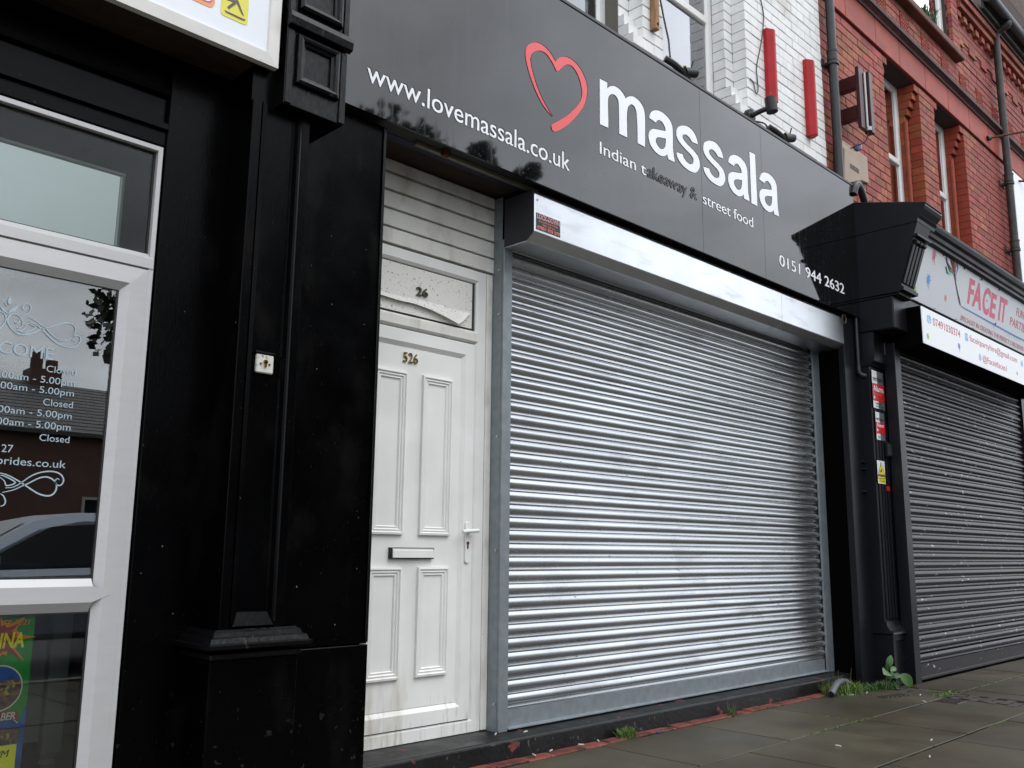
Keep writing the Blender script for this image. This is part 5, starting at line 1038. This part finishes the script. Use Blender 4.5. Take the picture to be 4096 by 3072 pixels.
fl0, fl1, fe0, fe1 = onY(3380, 735, YA), onY(3379, 594, YA), onY(3450, 722, YA), onY(3447, 613, YA)
bk0, bk1 = onY(3476, 735, YW - 0.002), onY(3469, 630, YW - 0.002); bl0 = Vector((fl0.x, YW - .002, bk0.z)); bl1 = Vector((fl1.x, YW - .002, bk1.z))
MB().add([fl0, fe0, bk0, bl0, fl1, fe1, bk1, bl1], [(0, 3, 2, 1), (4, 5, 6, 7), (0, 1, 5, 4), (1, 2, 6, 5), (2, 3, 7, 6), (3, 0, 4, 7)]).build('case', 'alarm_beige', al, bevel=0.006)
for k in range(3): B('vent_slot', 'gasket', al, onY(3398, 630, YA).x, onY(3432, 630, YA).x, YA - 0.003, YA + .004, 4.515 - k * 0.017, 4.521 - k * 0.017)
lc = onY(3432, 600, YA + .06); MB().tube([lc, lc + Vector((0, 0, .045))], 0.036, 14).build('lamp_cap', 'alarm_cap', al, smooth=40)
def tie(label, p0, p1):
    t = thing('tie_rod', label, 'rod', p0); MB().tube([p0, p1], 0.014, 8).build('rod', 'rust', t, smooth=40); MB().tube([Vector(p0), Vector(p0) + (Vector(p1) - Vector(p0)).normalized() * 0.05], 0.035, 10).build('wall_plate', 'cast_iron_old', t)
tie('thin rusty tie rod fixed to the red stone band at right', (11.92, YW - 0.024, 6.26), (13.0, 2.75, 6.62)); tie('lower thin tie rod beside the grey drainpipe at right', (12.68, YW - 0.003, 5.93), (13.6, 2.9, 6.02))

# ================================================================== WEEDS, MOSS AND SMALL THINGS ON THE GROUND
def blade(mb, base, h, w, lean, az):
    d = Vector((math.cos(az), math.sin(az), 0)); s = Vector((-d.y, d.x, 0)) * w / 2; b = Vector(base)
    p1 = b + d * lean * .35 + Vector((0, 0, h * .6)); p2 = b + d * lean + Vector((0, 0, h))
    mb.add([b - s, b + s, p1 + s * .8, p1 - s * .8, p2], [(0, 1, 2, 3), (3, 2, 4)])
def tuft(label, x, y, r, h, n, mat='leaf_grass', flowers=False):
    rg = random.Random(int(x * 1000)); t = thing('grass_tuft', label, 'weed', (x, y, 0)); mb = MB()
    for k in range(n):
        a = rg.uniform(0, 6.28); q = r * math.sqrt(rg.random()); blade(mb, (x + q * math.cos(a), y + q * math.sin(a) * .6, 0), h * rg.uniform(.4, 1), rg.uniform(.003, .006), h * rg.uniform(.2, .9), rg.uniform(0, 6.28))
    mb.build('blades', mat, t, recalc=False)
    if flowers:
        mb = MB()
        for k in range(14):
            a = rg.uniform(0, 6.28); q = r * rg.random(); mb.tube([(x + q * math.cos(a), y + q * math.sin(a) * .5, 0), (x + q * 1.3 * math.cos(a), y + q * .7 * math.sin(a), h * rg.uniform(1, 1.8))], 0.0015, 4)
        mb.build('stalks', 'stem_brown', t)
    return t
tuft('bright green grass tuft on the red edging below the steel shutter', 4.34, 3.395, 0.07, 0.06, 260); tuft('thin seeding grass sprig beside the step in the middle of the shutter', 5.42, 3.37, 0.05, 0.05, 30, flowers=True)
tuft('weedy patch beside the grey hose at the end of the step', 6.90, 3.33, 0.22, 0.10, 560, flowers=True); tuft('low green weeds between the hose and the dark pilaster', 7.22, 3.27, 0.13, 0.05, 320, 'leaf_weed')
tuft('small green clump at the foot of the dark pilaster', 7.43, 3.20, 0.13, 0.06, 380, 'leaf_weed'); tuft('sparse grass blades at the foot of the black boards by the door', 2.30, 3.30, 0.08, 0.16, 14, 'leaf_weed')
tuft('green tuft beside the iron cover on the paving', 7.33, 2.74, 0.11, 0.025, 60); tuft('green tuft in the gap right of the setts', 7.62, 2.79, 0.10, 0.025, 50)
PS = 0.58; q0 = onZ(3540, 2750, 0); PD = Vector((q0.x - 7.59, q0.y - 3.16, 0))
wd = thing('broad_leaf_weed', 'broad leaved green weed growing at the base of the dark pilaster', 'weed', (q0.x, q0.y, 0)); rg = random.Random(5)
def bigleaf(base, d, up, L, Wd, name='leaf'):
    d = Vector(d).normalized(); s = d.cross(Vector(up)).normalized(); u = s.cross(d); P = []; n = 7
    mb = MB(); cen = []; lt = []; rt = []
    for i in range(n):
        t = i / (n - 1); wv = Wd * math.sin(math.pi * min(1, t * .93 + .05)) ** .7 * .5; p = Vector(base) + d * L * t + u * (-.25 * L * t * t)
        cen.append(p); lt.append(p + s * wv + u * wv * .25); rt.append(p - s * wv + u * wv * .25)
    mb.add(cen + lt + rt, [(i, i + 1, n + i + 1, n + i) for i in range(n - 1)] + [(i, 2 * n + i, 2 * n + i + 1, i + 1) for i in range(n - 1)]); return mb.build(name, 'leaf_weed', wd, smooth=60, recalc=False)
for b_, d_, L_, W_ in (((7.47, 3.08, .23), (-.95, -.3, .12), .15, .12), ((7.69, 3.07, .17), (.25, -.6, -.55), .17, .13), ((7.60, 3.13, .27), (.1, -.3, .95), .14, .075), ((7.62, 3.12, .22), (.8, -.3, .4), .11, .06), ((7.58, 3.12, .20), (-.7, -.4, .3), .10, .055), ((7.62, 3.11, .15), (.3, -.8, .2), .10, .06), ((7.56, 3.12, .14), (-.3, -.8, .3), .09, .055), ((7.62, 3.12, .18), (.9, -.1, .1), .11, .05), ((7.57, 3.12, .24), (-.5, -.2, .8), .09, .045)): bigleaf((b_[0] + PD.x, b_[1] + PD.y, b_[2] * PS), d_, (-.7, -.55, .45), L_ * .68, W_ * .72)
for p in (((7.58, 3.16, 0), (7.55, 3.13, .15), (7.47, 3.08, .23)), ((7.60, 3.16, 0), (7.63, 3.12, .13), (7.69, 3.07, .17)), ((7.59, 3.16, 0), (7.60, 3.14, .16), (7.60, 3.13, .28))): MB().tube([(q[0] + PD.x, q[1] + PD.y, q[2] * PS) for q in p], 0.004, 6).build('stem', 'stem_brown', wd)
sl = thing('sill_plant', 'small green plant growing on the brown sill at top right', 'plant', (9.98, 3.38, 7.06)); mb = MB()
for k in range(160):
    a = rg.uniform(0, 6.28); blade(mb, (10.0 + rg.uniform(-.17, .17), YW - .07 + rg.uniform(-.04, .05), 7.04), rg.uniform(.05, .16), .014, rg.uniform(.03, .12), a)
mb.build('leaves', 'leaf_weed', sl, recalc=False)
mb = MB()
for k in range(700):                         # moss and fine weeds in the joints
    r0 = rg.random()
    if r0 < .4: x, y = rg.uniform(5.2, 6.0) + rg.gauss(0, .1), 2.71 + rg.gauss(0, .006)
    elif r0 < .6: x, y = 5.84 + rg.gauss(0, .006), rg.uniform(2.71, 3.1)
    elif r0 < .8: x, y = rg.uniform(7.2, 9.0), 2.725 + rg.gauss(0, .008)
    else: x, y = rg.uniform(3.0, 6.9), 3.36 + rg.gauss(0, .012)
    blade(mb, (x, y, -.004), rg.uniform(.004, .016), .004, rg.uniform(0, .012), rg.uniform(0, 6.28))
m_ = stuff(mb.build('joint_moss', 'leaf_grass', None, recalc=False)); m_['label'] = 'thin green moss growing in the paving joints'; m_['category'] = 'moss'
hs = thing('waste_hose', 'grey plastic pipe end lying in the weeds at the step end', 'pipe', (7.05, 3.25, 0))
hpts = [onZ(3400, 2740, .05), onZ(3385, 2727, .07), onZ(3362, 2726, .085), onZ(3345, 2740, .075), onZ(3334, 2759, .05), onZ(3325, 2777, .024)]
MB().tube(catmull(hpts, 6), 0.021, 12, 0.026).build('pipe', 'pvc_grey', hs, smooth=40); ed_ = (hpts[-1] - hpts[-2]).normalized(); MB().tube([hpts[-1] - ed_ * .001, hpts[-1] + ed_ * .0015], 0.021, 12).build('pipe_mouth', 'gasket', hs)
cv = thing('stopcock_cover', 'small rusty iron cover set in the paving by the setts', 'cover', (7.12, 2.60, 0)); B('plate', 'iron_cover', cv, 7.02, 7.20, 2.53, 2.70, -.006, .004, bevel=.003)
for i in range(6):
    for j in range(5): B('stud', 'iron_cover', cv, 7.032 + i * .028, 7.048 + i * .028, 2.542 + j * .031, 2.56 + j * .031, .0042, .008)
gl_ = thing('drain_grate', 'narrow broken iron grating in the paving near the dark pilaster', 'grate', (7.05, 3.02, 0))
for i in range(6): B('bar', 'iron_cover', gl_, 6.90 + i * .05, 6.925 + i * .05, 2.98 - .012 * i, 3.06 - .008 * i, -.004, .006, bevel=.002)
for x, y, a, mt in ((7.02, 3.19, .3, 'butt'), (7.22, 2.87, .2, 'butt'), (6.93, 2.73, 1.0, 'butt'), (7.56, 2.78, .5, 'butt'), (6.76, 3.26, .1, 'butt'), (6.83, 3.22, 2.0, 'butt'), (5.1, 2.0, .4, 'butt'), (5.55, 2.16, .2, 'butt'), (5.0, 2.45, 1.5, 'butt'), (3.72, 3.41, .4, 'butt'), (3.95, 3.40, 2.2, 'butt'), (3.58, 3.40, 1.2, 'butt'), (4.1, 3.405, .9, 'butt'), (3.62, 3.50, .2, 'butt'), (3.46, 3.56, .7, 'butt')):
    L_ = .016; d = Vector((math.cos(a), math.sin(a), 0)) * L_; zb = .1045 if y > 3.46 else (.0105 if y > 3.39 else .005)
    recentre(tag(MB().tube([Vector((x, y, zb)) - d, Vector((x, y, zb)) + d], .004, 6).build('cigarette_end', mt, None, smooth=40), 'small pale cigarette end lying on ' + ('the black step by the steel guide rail' if y > 3.46 else ('the red brick edging below the shutter' if y > 3.39 else ('the paving near the grey hose' if y > 3.1 else ('the paving close to the iron cover' if x > 6.5 else 'the bare paving in the foreground')))), 'litter', 'cigarette ends on the ground'))
recentre(tag(B('litter_scrap', 'litter_blue', None, 4.56, 4.60, 3.335, 3.350, .004, .009), 'small dark blue scrap of litter beside the green grass tuft', 'litter'))

# ================================================================== ACROSS THE ROAD (seen in the glass and in the glossy sign)
def house(x0, x1, label, chim):
    t = thing('terraced_house', label, 'house', ((x0 + x1) / 2, -20, 0), 'houses across the road')
    Y0 = -20.0
    wall_core('wall', 'house_brick', t, x0, x1, -.05, 4.25, Y0 - 7, Y0, [])
    MB().prism([(Y0 + .25, 4.15), (Y0 - 3.5, 6.05), (Y0 - 7.25, 4.15), (Y0 - 7.25, 4.05), (Y0 + .25, 4.05)], x0, x1).build('roof', 'slate', t)
    for r in range(15):
        f = r / 15; MB().box(x0, x1, Y0 + .25 - 3.75 * f - .05, Y0 + .25 - 3.75 * f, 4.152 + 1.9 * f, 4.166 + 1.9 * f).build('slate_course', 'slate', t)
    for k in range(2):
        a = x0 + 0.7 + k * (x1 - x0) / 2
        wn_ = B('window', 'house_white', t, a, a + 1.3, Y0 + .001, Y0 + .05, 1.0, 2.4); B('pane', 'car_glass', wn_, a + .08, a + 1.22, Y0 + .051, Y0 + .058, 1.08, 2.32)
    if chim:
        c = B('chimney', 'house_brick', t, chim - .45, chim + .45, Y0 - 4.0, Y0 - 3.2, 5.5, 6.45)
        MB().tube([(chim - .2, Y0 - 3.6, 6.45), (chim - .2, Y0 - 3.6, 7.0)], .18, 10).build('chimney_pot', 'house_brick', c)
        MB().tube([(chim + .25, Y0 - 3.6, 6.45), (chim + .25, Y0 - 3.6, 6.8)], .18, 10).build('chimney_pot', 'house_brick', c)
house(-8, 3.9, 'dim brick house across the road reflected at the left edge of the glass', None); house(4.0, 14, 'dim slate roofed house with chimney reflected in the glazed door', 9.45); house(14.1, 30, 'dim brick house across the road behind the reflected trees', 24)
def tree(x, y, h, r, zc, rz, label, seed, n=9000):
    rg = random.Random(seed); t = thing('street_tree', label, 'tree', (x, y, 0), 'trees across the road')
    mb = MB().tube([(x, y, -.15), (x + .05, y, h * .25), (x, y + .1, h * .6)], .26, 9, .12)
    for k in range(9):
        a = k * 2.4 + rg.random(); z = h * rg.uniform(.25, .6); mb.tube([(x, y, z), (x + r * .4 * math.cos(a), y + r * .4 * math.sin(a), z + h * .12), (x + r * .75 * math.cos(a), y + r * .75 * math.sin(a), z + h * .2)], .09, 6, .025)
    mb.build('trunk', 'bark', t); mb = MB(); cl_ = []
    for k in range(90):
        a = rg.uniform(0, 6.28); e = math.asin(rg.uniform(-.8, 1)); q = rg.random() ** .45
        cl_.append((Vector((x + r * q * math.cos(a) * math.cos(e), y + r * .8 * q * math.sin(a) * math.cos(e), zc + rz * q * math.sin(e))), rg.uniform(.6, 1.1) * r * .24))
    for k in range(n):
        c, cr_ = rg.choice(cl_); p = c + Vector((rg.gauss(0, 1), rg.gauss(0, 1), rg.gauss(0, 1))).normalized() * cr_ * rg.random() ** .4
        a = Vector((rg.gauss(0, 1), rg.gauss(0, 1), rg.gauss(0, 1))).normalized(); b = a.orthogonal().normalized(); s = rg.uniform(.07, .135)
        mb.add([p - a * s, p + b * s * .6, p + a * s, p - b * s * .6], [(0, 1, 2, 3)])
    mb.build('crown', 'leaf_tree', t, recalc=False)
tree(10.6, -8.2, 10.0, 4.7, 4.2, 5.1, 'large dark leafy tree reflected at the left end of the glossy sign', 1, 60000); tree(13.5, -8.0, 9.9, 2.1, 6.5, 3.5, 'dark leafy tree reflected below the website address in the sign', 2, 22000); tree(15.1, -8.0, 10.2, 1.1, 7.3, 3.1, 'slim bushy tree top reflected beside the letters co.uk', 3, 11000)
car = thing('parked_car', 'silver car reflected in the lower part of the glazed door', 'car', (4.9, -3.0, 0)); car0 = len(COL.objects)
sp = [(2.35, .32), (2.30, .62), (2.50, .80), (3.05, .93), (3.25, .97), (3.85, 1.36), (4.25, 1.46), (5.2, 1.47), (5.9, 1.36), (6.45, 1.00), (6.65, .90), (6.70, .55), (6.62, .32)]
zz0 = -.12
def hull(inset, pts, y0, y1): return MB().prism([(x, z + zz0) for x, z in pts], y0, y1, 'y')
low = [(2.35, .32), (2.30, .62), (2.50, .80), (3.05, .93), (6.45, 1.00), (6.65, .90), (6.70, .55), (6.62, .32)]; up_ = [(3.10, .93), (3.85, 1.38), (4.25, 1.47), (5.2, 1.48), (5.9, 1.37), (6.42, 1.0)]
bd = hull(0, low, -3.88, -2.12).build('body', 'car_silver', car, bevel=.06, smooth=40); hull(0, up_, -3.74, -2.26).build('cabin', 'car_silver', car, bevel=.08, smooth=40)
for yy, s in ((-2.258, 1), (-3.742, -1)):
    MB().prism([(x, z + zz0) for x, z in [(3.42, 1.0), (3.98, 1.33), (4.55, 1.38), (4.55, 1.0)]], yy, yy + s * .006, 'y').build('side_window', 'car_glass', car); MB().prism([(x, z + zz0) for x, z in [(4.65, 1.0), (4.65, 1.38), (5.2, 1.38), (5.75, 1.28), (6.05, 1.0)]], yy, yy + s * .006, 'y').build('side_window', 'car_glass', car)
    MB().tube([(3.42, yy + s * .10, 1.02 + zz0), (3.42, yy + s * .28, 1.03 + zz0)], .085, 12).build('wing_mirror', 'car_silver', car, smooth=40)
MB().add([(3.22, -3.6, .985 + zz0), (3.22, -2.4, .985 + zz0), (3.82, -2.5, 1.365 + zz0), (3.82, -3.5, 1.365 + zz0)], [(0, 1, 2, 3)]).build('windscreen', 'car_glass', car).location.z = .012
for wx in (3.1, 5.8):
    for wy in (-2.14, -3.86):
        s = 1 if wy > -3 else -1; ty = MB().tube([(wx, wy - s * .18, .20), (wx, wy + s * .01, .20)], .32, 24).build('wheel', 'tyre', car, smooth=40); MB().tube([(wx, wy, .20), (wx, wy + s * .015, .20)], .2, 16).build('rim', 'chrome', ty)
for yy in (-2.45, -3.55): B('headlight', 'chrome', car, 2.285, 2.36, yy - .16, yy + .16, .48, .60, bevel=.02)
car.location.x -= 0.95
bn = thing('wheelie_bin', 'teal wheelie bin reflected in the lower glass behind the car', 'bin', (5.3, -11.8, 0)); MB().prism([(-12.1, 0.02), (-11.5, 0.02), (-11.42, 1.0), (-12.16, 1.0)], 5.0, 5.58).build('body', 'bin_teal', bn, bevel=.02); B('lid', 'bin_teal', bn, 4.97, 5.61, -12.2, -11.38, 1.005, 1.06, bevel=.02)

for o in COL.objects:                        # helper flag no longer needed
    if '_base' in o.keys(): del o['_base']
